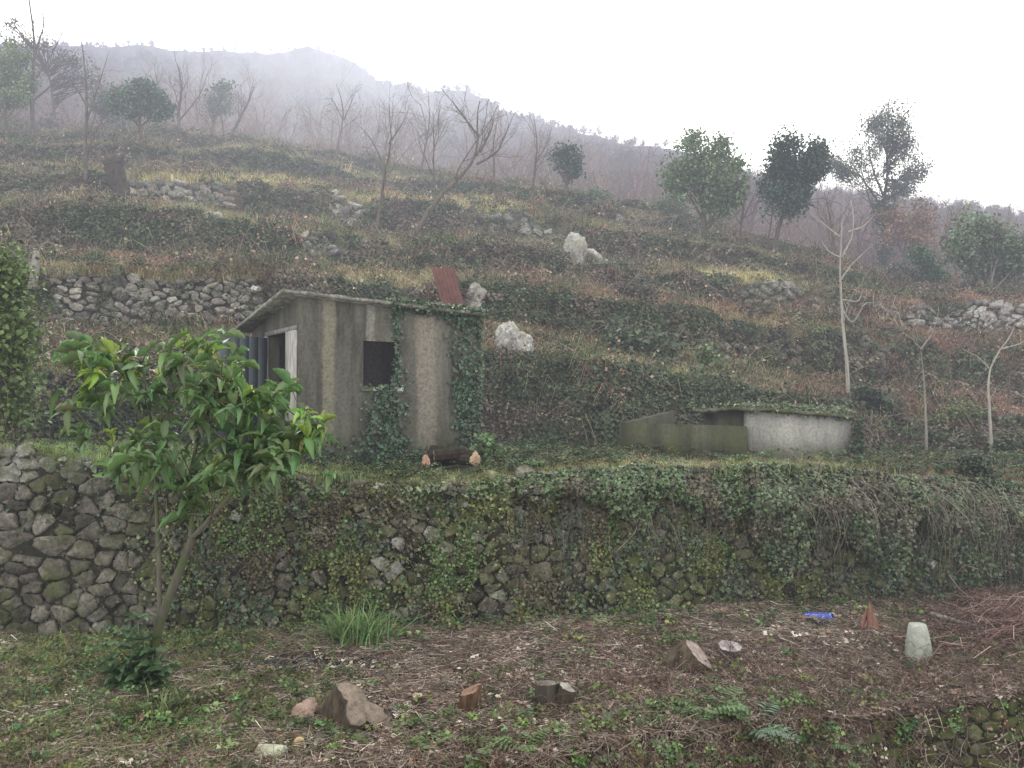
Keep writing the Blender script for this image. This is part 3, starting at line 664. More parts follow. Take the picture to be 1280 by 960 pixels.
mb = MB()
def fcol(u, q, r):
    c = np.array((.14, .128, .108))*(1+.4*r.normal())
    if u > 230: c = c*np.array((.78, .84, .62)) if r.random() < .6 else c*.8
    if r.random() < (.10 if u > 300 else .03)+.45*math.exp(-((u-520)/70)**2-((q-.65)/.2)**2): c = np.array((.27, .26, .235))*(1+.2*r.normal())
    if u < 200 and q > .88: c = np.array((.25, .24, .215))*(1+.25*r.normal())
    return c
rubble(mb, 1, -200, 215, .235, .15, lambda u, q, r: True, lambda u, q, r: fcol(u, q, r)*.8, .03, .032, .985, drop=.33, seed=3, nseg=24)
rubble(mb, 1, -200, 215, .12, .08, lambda u, q, r: True, lambda u, q, r: fcol(u, q, r)*.8, -.01, .03, .95, drop=.2, seed=8, nseg=9)
rubble(mb, 1, 213, 1500, .20, .125, lambda u, q, r: True, fcol, .02, .045, .96, drop=.33, seed=4)
wall1 = obj('stone_wall', mb, M['wall'], origin=hit_row(np.array(640.), RB[1]))
tag(wall1, 'long mossy rubble retaining wall running the whole width behind the stumps', 'wall')

def patch(u0, u1, edge=.12):
    def f(u, q, r):
        e = min(u-u0, u1-u)/(u1-u0); nz = vnoise(u/18, q*3, 1, 5)
        return nz+min(1, e/edge)*.7 > .62+.25*r.random()
    return f
WGRP = 'dry stone terrace walls on the slope'
WL = [
    (3, 55, 335, .30, .15, 0., 1., (.34, .32, .28), 'long pale dry stone wall up the slope left of the concrete shed', .06),
    (5, 150, 306, .42, .24, .0, .95, (.27, .255, .22), 'half buried dry stone wall on the upper left slope by the dark stump', .12),
    (5, 408, 462, .40, .27, .1, 1., (.38, .36, .33), 'small heap of pale wall stones high above the shed roof', .3),
    (4, 366, 430, .34, .22, .2, 1., (.33, .31, .28), 'short broken stone wall end just above the shed roof', .25),
    (5, 575, 705, .42, .26, .35, 1., (.30, .29, .26), 'collapsed stone wall between leaning bare tree and tall white boulder', .3),
    (6, 755, 905, .42, .22, .1, 1., (.27, .26, .24), 'low tumbled wall on the skyline below the green tree', .2),
    (4, 925, 1035, .34, .24, .1, .95, (.25, .24, .21), 'mossy stone wall below the double trunked dark tree', .2),
    (4, 1085, 1500, .34, .17, .05, 1., (.34, .32, .30), 'long dry stone wall at the far right end of the slope', .05),
    (3, 885, 1010, .30, .2, .2, 1., (.22, .21, .18), 'overgrown stone wall remains above the low grey tank', .25),
    (3, 1055, 1120, .30, .2, .2, 1., (.25, .24, .2), 'ivy grown stones in the bank right of the pale sapling', .25),
]
for i, (k, u0, u1, cw, ch, f0, f1, c, lab, ed) in enumerate(WL):
    mb = MB(); rubble(mb, k, u0, u1, cw*.85, ch*.72, patch(u0, u1, ed), ncol(np.array(c)*(1.1 if k >= 4 and u0 < 1080 else 1.0 if k >= 4 else 1.0), .28), .16 if k >= 5 else .11 if k != 3 or i else .04, .045, .95, f0, f1, .38, 10+i, 14)
    if mb.n == 0: continue
    o = obj('dry_stone_wall', mb, M['dry_wall'], origin=hit_row(np.array((u0+u1)/2), RB[k])); tag(o, lab, 'wall', WGRP)
# mossy wall at the lower right corner: faces k=0
RB[0] = 26; RT[0] = RB[1]-90
mb = MB(); rubble(mb, 0, 1035, 1500, .17, .12, lambda u, q, r: r.random() < sstep(1030, 1100, u)*.95, ncol((.15, .15, .11), .35), .07, .05, .93, .0, 1., .25, 55, 12)
if mb.n:
    o = obj('mossy_wall', mb, M['mossy'], origin=hit_row(np.array(1200.), RT[0])); tag(o, 'low moss covered stone wall in the bottom right corner', 'wall')

# ------------------------------------------------------------------ plants on the faces of the front wall
def on_face(k, u0, u1, n, dens=None, f0=0., f1=1., out=.08):
    u = u0+(u1-u0)*rng.random(n*3); q = f0+(f1-f0)*rng.random(n*3)
    if dens is not None:
        kp = rng.random(n*3) < dens(u, q); u, q = u[kp][:n], q[kp][:n]
    else: u, q = u[:n], q[:n]
    c = ucol(u); p = gpt(c, RB[k]+q*(RT[k]-RB[k])); p = p+np.array([0, -1, .15])*(out*rng.random(len(u))**1.0)[:, None]
    return p, u, q
nz_ = lambda u, q, s=40, k=3: vnoise(u/s, q*4, 1, k)
def facecover(name, label, n, dens, u0, u1, f0, f1, out, size, col, kind='ivy', hang=.4, a=.4, mat='ivy', kindtag='stuff', k=1):
    p, u, q = on_face(k, u0, u1, n, dens, f0, f1, out); m_ = len(p); mb = MB()
    nor = nrm(rng.normal(size=(m_, 3))*.55+np.array([0, -1, .55])); d = nrm(rng.normal(size=(m_, 3))*.8+np.array([0, -.3, -hang]))
    cc = vary(col, m_, a, .15)
    if name == 'creeper':
        k1 = sstep(.45, .6, vnoise(u/55, q*3, 1, 8))[:, None]; k2 = sstep(.55, .68, vnoise(u/30, q*4, 1, 9))[:, None]
        cc = cc*(1-k1)+vary((.11, .10, .06), m_, a, .1)*k1; cc = cc*(1-k2)+vary((.13, .15, .05), m_, a, .1)*k2
    add_leaves(mb, p, nor, d, size*(.5+.9*rng.random(m_)), cc, kind)
    o = obj(name, mb, M[mat], origin=p.mean(0)); o['kind'] = kindtag
    if label: o['label'] = label
    return o
# small-leaved creepers and moss tufts
facecover('creeper', None, 70000, lambda u, q: sstep(150, 330, u)*(.08+.92*sstep(.33, .48, nz_(u, q, 45, 3))*sstep(.25, .45, nz_(u, q, 12, 5)))*(1-.75*np.exp(-((u-520)/75)**2-((q-.62)/.22)**2)), 150, 1500, 0, 1, .12, .040, (.10, .145, .05), 'rhomb', .3)
facecover('ivy', None, 20000, lambda u, q: (.12+.88*sstep(160, 300, u))*(sstep(.52, .64, nz_(u, q, 30, 6))*.8+.02), -150, 1500, 0, 1, .12, .055, (.07, .095, .055), 'ivy', .6)
# thick ivy skirts along the wall top
def skirt(u0, u1, depth, n, out, col, name='ivy', size=.06):
    u = u0+(u1-u0)*rng.random(n); low = depth(u); q = 1.0+.05*rng.random(n)-low*rng.random(n)**1.1
    c = ucol(u); base = gpt(c, RB[1]+np.clip(q, 0, 1)*(RT[1]-RB[1])); 
    low = low*(.55+.9*vnoise(u/26, 0*u, 1, 6)); q = 1.0+.05*rng.random(n)-low*rng.random(n)**1.1; base = gpt(c, RB[1]+np.clip(q, 0, 1)*(RT[1]-RB[1])); bulge = out*(.4+1.1*vnoise(u/38, 0*u, 1, 10))*(.35+.65*np.sin(np.clip((q-(1-low))/np.maximum(low, .01), 0, 1)*np.pi*.9+.25))*(.7+.6*vnoise(u/22, q*5, 1, 7))
    p = base+np.stack([0*u, -bulge*rng.random(n)**.4, bulge*.12+.04*(q > .97)*rng.random(n)], -1); m_ = n; mb = MB()
    nor = nrm(rng.normal(size=(m_, 3))*.5+np.array([0, -.8, .8])); d = nrm(rng.normal(size=(m_, 3))*.7+np.array([0, -.3, -.7]))
    kk = sstep(.56, .74, vnoise(u/24, q*6, 1, 9))[:, None]; keep_ = rng.random(n) < .25+.75*sstep(.25, .5, vnoise(u/11, q*11, 1, 4)); cc = vary(col, m_, .42, .13)*(1-kk)+vary((.10, .095, .062), m_, .4, .08)*kk
    add_leaves(mb, p[keep_], nor[keep_], d[keep_], (size*(.5+.9*rng.random(m_)))[keep_], cc[keep_], 'ivy')
    o = obj(name, mb, M['ivy'], origin=p.mean(0)); o['kind'] = 'stuff'; return o
skirt(650, 930, lambda u: .30+.12*vnoise(u/30, 0*u, 1, 2)-.2*sstep(700, 650, u), 14000, .42, (.095, .13, .065), 'hanging_ivy', .048)
skirt(930, 1500, lambda u: .35+.45*vnoise(u/60, 0*u, 1, 4), 36000, .70, (.085, .112, .058), 'ivy_mound', .047)
skirt(380, 660, lambda u: .08+.1*vnoise(u/30, 0*u, 1, 2), 2500, .2, (.14, .17, .09), 'wall_top_ivy', .05)
# hanging dead stems on the right half and thin runners across the wall
def stems(name, n, u0, u1, lmin, lmax, col, out=.35, rad=.0035, qtop=(.75, 1.02), w_=.25, k=1):
    mb = MB()
    for i in range(n):
        u = u0+(u1-u0)*rng.random(); q = qtop[0]+(qtop[1]-qtop[0])*rng.random(); p0 = gpt(ucol(np.array(u)), np.array(RB[k]+min(q, 1)*(RT[k]-RB[k])))
        L = lmin+(lmax-lmin)*rng.random(); t = np.linspace(0, 1, 7); o_ = out*(.4+.8*rng.random()); sx = rng.normal()*w_
        pts = np.stack([p0[0]+sx*t+rng.normal(size=7)*.02, p0[1]-o_*np.sin(np.minimum(t*2.2+.2, 1.9)), p0[2]+.12*np.sin(t*3)-L*t**1.4], -1)
        mb.tube(pts, np.linspace(rad, rad*.5, 7), 3, np.array(col)*(.5+1.0*rng.random()))
    o = obj(name, mb, M['stem']); o['kind'] = 'stuff'; return o
stems('hanging_stems', 420, 940, 1480, .3, 1.3, (.19, .165, .14), .72, w_=.5)
stems('hanging_stems', 190, 1120, 1480, .9, 1.8, (.17, .145, .115), .80, w_=.3)
stems('vine_runners', 220, 560, 1000, .3, 1.5, (.15, .13, .10), .30, .003, (.5, 1.0))
stems('vine_runners', 200, 180, 560, .2, .8, (.17, .14, .11), .16, .003, (.3, 1.0))

# ------------------------------------------------------------------ trees
def branch_path(p, d, L, n, wig, trop, r):
    pts = [np.array(p, float)]; d = nrm(d)
    for i in range(n):
        d = nrm(d+r.normal(size=3)*wig+np.array([0, 0, trop])); pts.append(pts[-1]+d*L/n)
    return np.array(pts), d
def grow(mb, tips, p, d, L, rad, lvl, r, cfg):
    n = max(3, int(5-lvl*.5)+2); pts, dl = branch_path(p, d, L, n, cfg['wig'], cfg['trop'], r)
    rr = np.linspace(rad, rad*(.35 if lvl < cfg['lv'] else .2), n+1); mb.tube(pts, rr, max(3, 6-lvl*1), np.ones(3)*(.8+.4*r.random()))
    if lvl >= cfg['lv']: tips.append(pts); return
    k = cfg['kids'][min(lvl, len(cfg['kids'])-1)]
    for i in range(k):
        t = cfg.get('t0', .3)+(1-cfg.get('t0', .3))*(i+r.random())/k; j = t*n; a = int(min(j, n-1)); q = pts[a]+(pts[a+1]-pts[a])*(j-a); dd = nrm(pts[a+1]-pts[a])
        perp = nrm(np.cross(dd, r.normal(size=3))); ang = cfg['ang']*(.6+.8*r.random()); nd = dd*math.cos(ang)+perp*math.sin(ang)
        grow(mb, tips, q, nd, L*cfg['ratio']*(1.15-.5*t)*(.7+.6*r.random()), rr[a]*.6, lvl+1, r, cfg)
def px_path(pts, D, r=None, jit=.0):
    out = []
    for i, (u, v) in enumerate(pts):
        q = at(u, v, D); q[1] += jit*i*(r.normal() if r is not None else 0); out.append(q)
    return np.array(out)
def resample(Pp, n):
    s = np.concatenate([[0], np.cumsum(np.linalg.norm(np.diff(Pp, axis=0), axis=1))]); t = np.linspace(0, s[-1], n)
    Q = np.stack([np.interp(t, s, Pp[:, i]) for i in range(3)], -1)
    for _ in range(2): Q[1:-1] = (Q[:-2]+2*Q[1:-1]+Q[2:])/4
    return Q
BARE = dict(lv=4, kids=(6, 5, 4, 3), wig=.15, trop=.06, ratio=.6, ang=.65, t0=.2)
def bare_tree(name, label, limbs, rad, mat='bark', cat='tree', group=None, cfg=None, seed=1, side=7, L0=None, D=None, kids=6, twigr=1., base=None, noD=False):
    """limbs: list of pixel polylines; the first is the trunk from the ground up"""
    r = np.random.default_rng(seed); cfg = dict(BARE, **(cfg or {})); u, v = limbs[0][0]; h = hit(u, v) if base is None else base
    Dd = h[1]; px = Dd/F; t = thing(name, label, cat, h, group); mt = MB(); mbr = MB(); tips = []; rad *= .78
    tr = None
    for li_, L_ in enumerate(limbs):
        rad_ = rad; Pp = resample(px_path(L_, Dd, r, 0 if li_ == 0 else .12*px*30), 14)
        if li_ == 0: Pp[0][2] = min(Pp[0][2], h[2])-.12; R0 = rad
        else: R0 = rad*.42
        rr = np.linspace(R0, R0*.12, 14)
        if li_ == 0: rr[0] *= 1.25
        (mt if li_ == 0 else mbr).tube(Pp+r.normal(size=Pp.shape)*R0*.12*(np.arange(14)[:, None] > 0), rr, side, np.ones(3))
        tot = np.linalg.norm(Pp[-1]-Pp[0])
        for i in range(kids):
            j = 4+int((i+r.random())/kids*9.5) if li_ == 0 else 2+int((i+r.random())/kids*11); j = min(j, 12); dd = nrm(Pp[j+1]-Pp[j]); perp = nrm(np.cross(dd, r.normal(size=3)))
            ang = cfg['ang']*(.6+.7*r.random()); grow(mbr, tips, Pp[j], dd*math.cos(ang)+perp*math.sin(ang), tot*(L0 or .48)*(.6+.6*r.random()), rr[j]*.38, 1, r, cfg)
    obj('trunk', mt, M[mat], t); obj('branches', mbr, M[mat], t)
    return t, h, tips
def leaf_crown(t, D, blobs, nclump, per, size, col, seed, name='crown', sig=.22, kind='rhomb', depth=.8, trunk=None, mat='leaf', fill=.5, asp=.7):
    """blobs: pixel ellipses (u, v, ru, rv); leaf clumps spread in the volume, with limbs reaching them from the trunk"""
    r = np.random.default_rng(seed); px = D/F; mb = MB(); br = MB(); wt = np.array([b[2]*b[3] for b in blobs], float); wt /= wt.sum()
    for i in range(nclump):
        b = blobs[r.choice(len(blobs), p=wt)]; d = r.normal(size=3); d /= np.linalg.norm(d); q = d*(fill+(1-fill)*r.random())**.7*(.55+.55*r.random())
        c = at(b[0], b[1], D)+np.array([q[0]*b[2]*px, q[1]*min(b[2], b[3])*px*depth, q[2]*b[3]*px]); n = int(per*(.5+r.random()))
        s = sig*(.6+.8*r.random()); cen = c+np.clip(r.normal(size=(n, 3)), -1.7, 1.7)*s*np.array([1, 1, .65]); br_ = .65+.7*r.random()
        add_leaves(mb, cen, nrm(r.normal(size=(n, 3))*.8+[0, 0, .9]), nrm(r.normal(size=(n, 3))), size*(.6+.8*r.random(n)), (np.array(col)*br_*(1+.25*r.normal(size=(n, 1)))*(1+.1*r.normal(size=(n, 3)))).clip(.005, .8), kind, asp)
        if trunk is not None and r.random() < .6:
            k = int(np.argmin(np.linalg.norm(trunk-c-np.array([0, 0, -.5]), axis=1)+r.random(len(trunk))*.6)); a = trunk[k]; m1 = a+(c-a)*.5+np.array([0, 0, .12*np.linalg.norm(c-a)])+r.normal(size=3)*.1
            br.tube(resample(np.array([a, m1, c]), 6), np.linspace(.018, .006, 6)*max(1, D/20), 3, np.ones(3))
    o = obj(name, mb, M[mat], t)
    if br.n: obj('branches', br, M['bark'], t)
    return o
def ever_tree(name, label, trunks, rad, blobs, nclump, per, size, col, seed, sig=.25, cat='tree', group=None, mat='bark', leafm='leaf', fill=.5, base=None, asp=.7):
    col = np.array(col)*1.45; sig *= .8; nclump = int(nclump*1.15)
    r = np.random.default_rng(seed); u, v = trunks[0][0]; h = hit(u, v) if base is None else base; t = thing(name, label, cat, h, group); mt = MB(); allp = []
    for i, L_ in enumerate(trunks):
        Pp = resample(px_path(L_, h[1], r, .0), 14); Pp[0][2] -= .2; rr = np.linspace(rad, rad*.3, 14)*(1 if i == 0 else .75)
        mt.tube(Pp+r.normal(size=Pp.shape)*rad*.15, rr, 8, np.ones(3)); allp.append(Pp)
    obj('trunk', mt, M[mat], t); leaf_crown(t, h[1], blobs, nclump, per, size, col, seed, sig=sig, trunk=np.vstack(allp), mat=leafm, fill=fill, asp=asp)
    return t, h
def twig_tree(name, label, limbs, rad, blobs, per, size, col, seed, mat='bark', kids=6, L0=.45, sig=.10, cfg=None, group=None, twiggy=True, thr=1.15):
    t, h, tips = bare_tree(name, label, limbs, rad, mat=mat, seed=seed, kids=kids, L0=L0, cfg=dict(dict(lv=3, kids=(6, 5, 5), ang=.8, trop=.02), **(cfg or {})), group=group)
    r = np.random.default_rng(seed+900); mb = MB()
    for tp_ in tips:
        c = tp_[-1]; u_, v_ = proj(c); dd = min(((u_-b[0])/b[2])**2+((v_-b[1])/b[3])**2 for b in blobs)
        if dd > thr*(.8+.4*r.random()): continue
        n = int(per*(.5+r.random())); k = r.integers(0, len(tp_), n); cen = tp_[k]+np.clip(r.normal(size=(n, 3)), -1.6, 1.6)*sig
        add_leaves(mb, cen, nrm(r.normal(size=(n, 3))*.8+[0, 0, .9]), nrm(r.normal(size=(n, 3))), size*(.6+.8*r.random(n)), (np.array(col)*(.65+.7*r.random())*(1+.25*r.normal(size=(n, 1)))*(1+.08*r.normal(size=(n, 3)))).clip(.005, .8), 'rhomb', .7)
    if mb.n: obj('crown', mb, M['leaf'], t)
    return t, h
GB = 'bare winter trees along the skyline'
bare_tree('bare_tree', 'tall dark bare trunk rising out of the picture at upper left', [[(42, 180), (40, 120), (44, 60), (38, 10), (34, -30)], [(43, 100), (60, 70), (90, 18)], [(42, 125), (75, 95), (100, 62)], [(40, 60), (20, 35), (2, 10)], [(44, 66), (56, 30), (52, -10)]], .16, group=GB, seed=3, kids=6)
bare_tree('bare_tree', 'dead straight trunk with pale broken limbs standing in the upper left grass', [[(108, 250), (106, 180), (110, 120), (104, 70), (102, 50)], [(107, 200), (118, 165), (140, 135)], [(109, 150), (124, 100), (133, 60)], [(107, 130), (90, 104), (72, 105)]], .11, 'bark', group=GB, seed=4, kids=3, cfg=dict(lv=2))
bare_tree('bare_tree', 'bare tree with reddish twigs right of the round evergreen', [[(226, 178), (222, 150), (228, 110), (222, 80)], [(225, 150), (250, 115), (262, 85)], [(224, 140), (200, 110), (196, 82)]], .14, group=GB, seed=5, kids=6)
bare_tree('bare_tree', 'forked bare tree leaning right above the upper left terraces', [[(283, 182), (298, 150), (312, 125), (318, 108)], [(268, 180), (258, 150), (245, 138), (240, 120)], [(280, 170), (275, 130), (282, 100)]], .13, group=GB, seed=6, kids=6)
bare_tree('bare_tree', 'short crooked bare tree left of the bare leaning trunk', [[(416, 212), (424, 175), (430, 150), (428, 125), (420, 105)], [(430, 150), (440, 125), (448, 108)], [(428, 148), (414, 122), (401, 124)]], .10, group=GB, seed=7, kids=4)
bare_tree('bare_tree', 'very thin straight bare sapling on the terrace behind the shed', [[(468, 306), (474, 262), (484, 205), (490, 170), (486, 130)], [(482, 210), (462, 170), (440, 148)], [(486, 180), (505, 150), (512, 125)]], .075, group=GB, seed=8, kids=5)
bare_tree('bare_tree', 'curved bare trunk leaning far to the right above the shed', [[(508, 310), (530, 272), (556, 236), (588, 212), (600, 190), (594, 150), (600, 125)], [(596, 205), (622, 190), (640, 150)], [(598, 170), (582, 150), (560, 120)], [(600, 190), (615, 160), (618, 135)]], .13, group=GB, seed=9, kids=6)
bare_tree('bare_tree', 'slim bare tree just right of the thin straight sapling', [[(525, 225), (532, 180), (538, 150), (535, 120)], [(531, 180), (545, 155), (552, 130)]], .09, group=GB, seed=10, kids=6)
bare_tree('bare_tree', 'slender bare tree on the crest between leaning trunk and small evergreen', [[(614, 246), (618, 215), (616, 180), (622, 150)], [(598, 242), (606, 215), (614, 200)]], .08, group=GB, seed=11, kids=6)
bare_tree('bare_tree', 'upright bare tree left of the small dark evergreen on the crest', [[(664, 252), (668, 215), (672, 180), (668, 150)], [(668, 205), (684, 180), (690, 160)]], .10, group=GB, seed=12, kids=6)
bare_tree('bare_tree', 'short bare stem leaning left beneath the small dark evergreen', [[(697, 258), (688, 242), (678, 228), (672, 218)]], .08, group=GB, seed=13, kids=4)
twig_tree('evergreen_tree', 'rounded evergreen tree with short trunk on the upper left terrace', [[(176, 190), (175, 165), (174, 140), (176, 122)], [(175, 158), (160, 142), (148, 132)], [(175, 158), (192, 144), (204, 136)], [(175, 150), (182, 130), (190, 118)], [(175, 150), (166, 130), (158, 118)]], .12, [(175, 126, 34, 20), (165, 140, 24, 10), (192, 140, 20, 10)], 14, .12, (.075, .12, .08), 21, kids=7, L0=.6, sig=.16, thr=1.3)
twig_tree('leafy_tree', 'pale green leafy tree at the left edge of the upper slope', [[(8, 175), (6, 140), (10, 100), (14, 75)], [(7, 150), (22, 125), (32, 105)], [(7, 150), (-10, 120), (-20, 95)], [(8, 130), (0, 100), (2, 70)]], .12, [(8, 115, 34, 58)], 15, .14, (.16, .22, .11), 22, kids=7, L0=.45, sig=.16)
ever_tree('evergreen_tree', 'dark round crown behind the tall trunk at upper left', [[(70, 168), (66, 120), (60, 90)]], .12, [(78, 85, 38, 26), (60, 60, 20, 18), (110, 100, 24, 24), (20, 50, 28, 16), (14, 30, 18, 12)], 110, 26, .12, (.06, .065, .055), 23, .28)
ever_tree('evergreen_tree', 'dark evergreen bush beside the pale dead trunk', [[(128, 168), (127, 150), (126, 140)]], .08, [(124, 128, 18, 22), (138, 140, 14, 16)], 50, 34, .12, (.04, .07, .045), 24, .22)
ever_tree('evergreen_tree', 'ivy grown tree between the two bare trees at upper left', [[(262, 176), (268, 150), (276, 125)]], .10, [(274, 128, 20, 26), (280, 110, 14, 14)], 55, 30, .12, (.06, .085, .06), 25, .24)
ever_tree('evergreen_tree', 'small dark evergreen standing on the middle of the crest', [[(707, 258), (708, 238), (710, 215)]], .12, [(711, 200, 17, 20), (708, 190, 12, 10), (716, 212, 10, 10)], 60, 34, .12, (.045, .07, .05), 26, .20)
ever_tree('bush', 'low round green bush right of the small dark evergreen', [[(744, 262), (744, 255), (745, 250)]], .05, [(744, 250, 22, 13), (735, 256, 14, 8)], 50, 34, .11, (.06, .095, .05), 27, .2, cat='bush')
ever_tree('bush', 'pale green bush left of the tall green crest tree', [[(828, 276), (829, 268), (830, 262)]], .05, [(828, 262, 24, 15), (845, 256, 14, 12)], 55, 34, .11, (.085, .12, .065), 28, .2, cat='bush')
twig_tree('leafy_tree', 'tall loose green tree with mossy trunk on the crest', [[(880, 308), (880, 280), (878, 250), (880, 215), (884, 185)], [(880, 285), (900, 258), (915, 230), (920, 205)], [(879, 275), (862, 245), (846, 215), (838, 192)], [(879, 255), (868, 220), (862, 186)], [(880, 260), (895, 225), (902, 192)], [(880, 290), (898, 270), (918, 250)]], .15, [(880, 212, 48, 40), (858, 200, 28, 26), (905, 235, 24, 28)], 13, .12, (.13, .185, .10), 29, mat='bark_moss', kids=7, L0=.38, sig=.18)
t, h = twig_tree('evergreen_tree', 'dark dense leaning evergreen with two trunks on the crest', [[(966, 324), (971, 290), (982, 258), (998, 222), (1012, 188), (1022, 172)], [(957, 324), (961, 290), (968, 262), (970, 235), (962, 212)], [(975, 275), (992, 252), (1006, 236)], [(980, 260), (980, 225), (978, 200)], [(992, 235), (1012, 212), (1026, 196)], [(985, 250), (990, 215), (990, 182)]], .13,
          [(982, 238, 28, 30), (1003, 208, 24, 28), (1018, 188, 17, 20), (966, 225, 14, 26), (985, 190, 22, 22)], 17, .11, (.05, .085, .058), 30, kids=8, thr=1.0, L0=.36, sig=.17)
t, h = twig_tree('ivy_clad_tree', 'tallest tree on the crest with ivy wrapped trunk and open grey green crown', [[(1104, 352), (1106, 300), (1102, 260), (1110, 220), (1108, 170), (1112, 128)], [(1106, 265), (1085, 235), (1068, 205), (1060, 180)], [(1108, 240), (1130, 218), (1152, 207)], [(1104, 245), (1088, 205), (1080, 165)], [(1108, 190), (1095, 165), (1090, 148)], [(1109, 200), (1122, 175), (1128, 150)], [(1106, 250), (1126, 240), (1140, 228)], [(1075, 220), (1055, 212), (1044, 200)], [(1108, 210), (1130, 190), (1138, 176)]], .17,
          [(1078, 188, 40, 38), (1112, 148, 24, 36), (1108, 190, 34, 40), (1135, 208, 28, 16), (1058, 205, 22, 20), (1115, 240, 30, 14)], 12, .09, (.125, .145, .125), 32, mat='bark_moss', kids=8, L0=.42, sig=.19)
leaf_crown(t, h[1], [(1104, 265, 14, 30), (1106, 315, 9, 32), (1112, 215, 8, 26), (1114, 180, 6, 26)], 150, 28, .10, (.05, .075, .05), 33, 'trunk_ivy', .14)
twig_tree('brown_leaved_tree', 'tree with rusty dead leaves beside the tallest ivy clad tree', [[(1128, 352), (1130, 320), (1134, 285), (1136, 265)], [(1130, 320), (1146, 298), (1158, 280)], [(1130, 318), (1118, 295), (1112, 275)]], .10, [(1135, 285, 40, 34)], 12, .13, (.24, .155, .10), 34, kids=7, L0=.5, sig=.14)
ever_tree('bush', 'bright green leaning bush right of the rusty leaved tree', [[(1168, 362), (1162, 345), (1158, 330)]], .06, [(1160, 330, 16, 20), (1150, 318, 12, 12), (1168, 345, 14, 16)], 60, 32, .11, (.045, .085, .04), 35, .2, cat='bush')
ever_tree('bush', 'low dark bush at the foot of the ivy clad tree', [[(1122, 362), (1120, 350), (1121, 340)]], .06, [(1124, 345, 22, 18), (1140, 352, 14, 12), (1102, 350, 14, 12)], 60, 30, .11, (.05, .065, .04), 36, .22, cat='bush')
twig_tree('leafy_tree', 'spreading grey green shrub tree at the right edge of the crest', [[(1236, 374), (1230, 340), (1222, 305), (1216, 280)], [(1238, 374), (1256, 330), (1272, 296)], [(1234, 368), (1212, 335), (1196, 308)], [(1237, 370), (1268, 345), (1292, 325)], [(1234, 350), (1240, 318), (1244, 286)]], .09, [(1215, 300, 38, 32), (1245, 320, 34, 40), (1278, 310, 28, 40)], 11, .12, (.12, .16, .10), 37, kids=7, L0=.42, sig=.16)
bare_tree('bare_tree', 'many stemmed bare shrub in front of the right edge shrub tree', [[(1238, 376), (1240, 345), (1250, 315), (1262, 290)], [(1236, 370), (1222, 340), (1208, 322)], [(1240, 365), (1262, 340), (1282, 325)]], .06, 'greybark', group=GB, seed=38, kids=6)
bare_tree('bare_tree', 'brown bare tree behind the gap between the two dark crest trees', [[(1040, 340), (1042, 300), (1036, 262), (1030, 240)], [(1042, 300), (1062, 268), (1070, 248)]], .09, group=GB, seed=39, kids=6)
bare_tree('bare_tree', 'reddish bare tree just right of the tall green crest tree', [[(925, 312), (926, 280), (932, 240), (930, 215)], [(926, 280), (940, 250), (950, 225)]], .09, group=GB, seed=40, kids=7)
# saplings in front
bare_tree('pale_sapling', 'pale leafless sapling with white forked limbs behind the low grey tank', [[(1062, 512), (1059, 460), (1053, 400), (1049, 350), (1050, 300), (1055, 270), (1055, 240)], [(1052, 322), (1066, 296), (1067, 268), (1070, 240), (1072, 225)], [(1049, 352), (1064, 330), (1090, 305)], [(1050, 374), (1072, 378), (1080, 362)], [(1050, 296), (1030, 278), (1006, 262)], [(1050, 322), (1034, 315), (1028, 300)], [(1060, 290), (1082, 282), (1096, 262)], [(1052, 386), (1066, 408), (1074, 380), (1104, 376)]], .062, 'pale', seed=41, kids=2, cfg=dict(lv=2, kids=(3, 2), trop=.12, ang=.6), L0=.14)
bare_tree('thin_sapling', 'thin leafless forked sapling in the brambles right of the low tank', [[(1158, 572), (1157, 520), (1155, 470), (1150, 432)], [(1151, 436), (1138, 422), (1128, 415)], [(1151, 436), (1164, 420), (1170, 400), (1176, 380)]], .042, 'greybark', seed=42, kids=2, cfg=dict(lv=2, kids=(3, 2)), L0=.2)
bare_tree('thin_sapling', 'leafless sapling with a pale bent limb near the right edge', [[(1240, 572), (1236, 500), (1235, 456), (1252, 435), (1262, 425), (1270, 402)], [(1236, 460), (1220, 446), (1200, 436)], [(1252, 436), (1275, 430), (1290, 420)]], .048, 'pale', seed=43, kids=2, cfg=dict(lv=2, kids=(3, 2)), L0=.2)
bare_tree('thin_sapling', 'darker leafless stem between saplings at the right edge', [[(1262, 552), (1260, 500), (1264, 450), (1280, 400)], [(1260, 480), (1250, 462), (1244, 450)]], .03, 'bark', seed=44, kids=3, cfg=dict(lv=2, kids=(3, 2)), L0=.2)
bare_tree('bare_shrub', 'small bare cut back shrub above the roof of the low tank', [[(880, 506), (878, 492), (872, 478), (866, 466)], [(879, 494), (888, 478), (892, 468)]], .055, 'bark', seed=45, kids=3, cfg=dict(lv=2, kids=(3, 2)), L0=.4, cat='shrub')

# the wood beyond the crest
def proto_bare(seed, H=7., lv=4):
    mb = MB(); r = np.random.default_rng(seed); tips = []
    grow(mb, tips, np.zeros(3), np.array([r.normal()*.1, r.normal()*.1, 1.]), H*.8, .085, 1, r, dict(lv=lv, kids=(7, 7, 5, 4), wig=.2, trop=.06, ratio=.52, ang=.8, t0=.25)); return mb
wood_m = Mat('wood_twigs', .95, .1); wood_m.col(wood_m.mix(1., wood_m.attr('tint', True), wood_m.attr(), 'MULTIPLY')); wood_m = wood_m.m
woodthing = Mat('wood_bark', .95, .1); woodthing.col(woodthing.mix(1., (.15, .115, .095), woodthing.attr(), 'MULTIPLY')); woodthing = woodthing.m
wp = []
for i in range(5):
    V, Fs, C = proto_bare(200+i).arrays(); me = make_mesh('wood_tree', V, Fs, C); me.materials.append(wood_m); wp.append(bpy.data.objects.new('wood_kind', me))
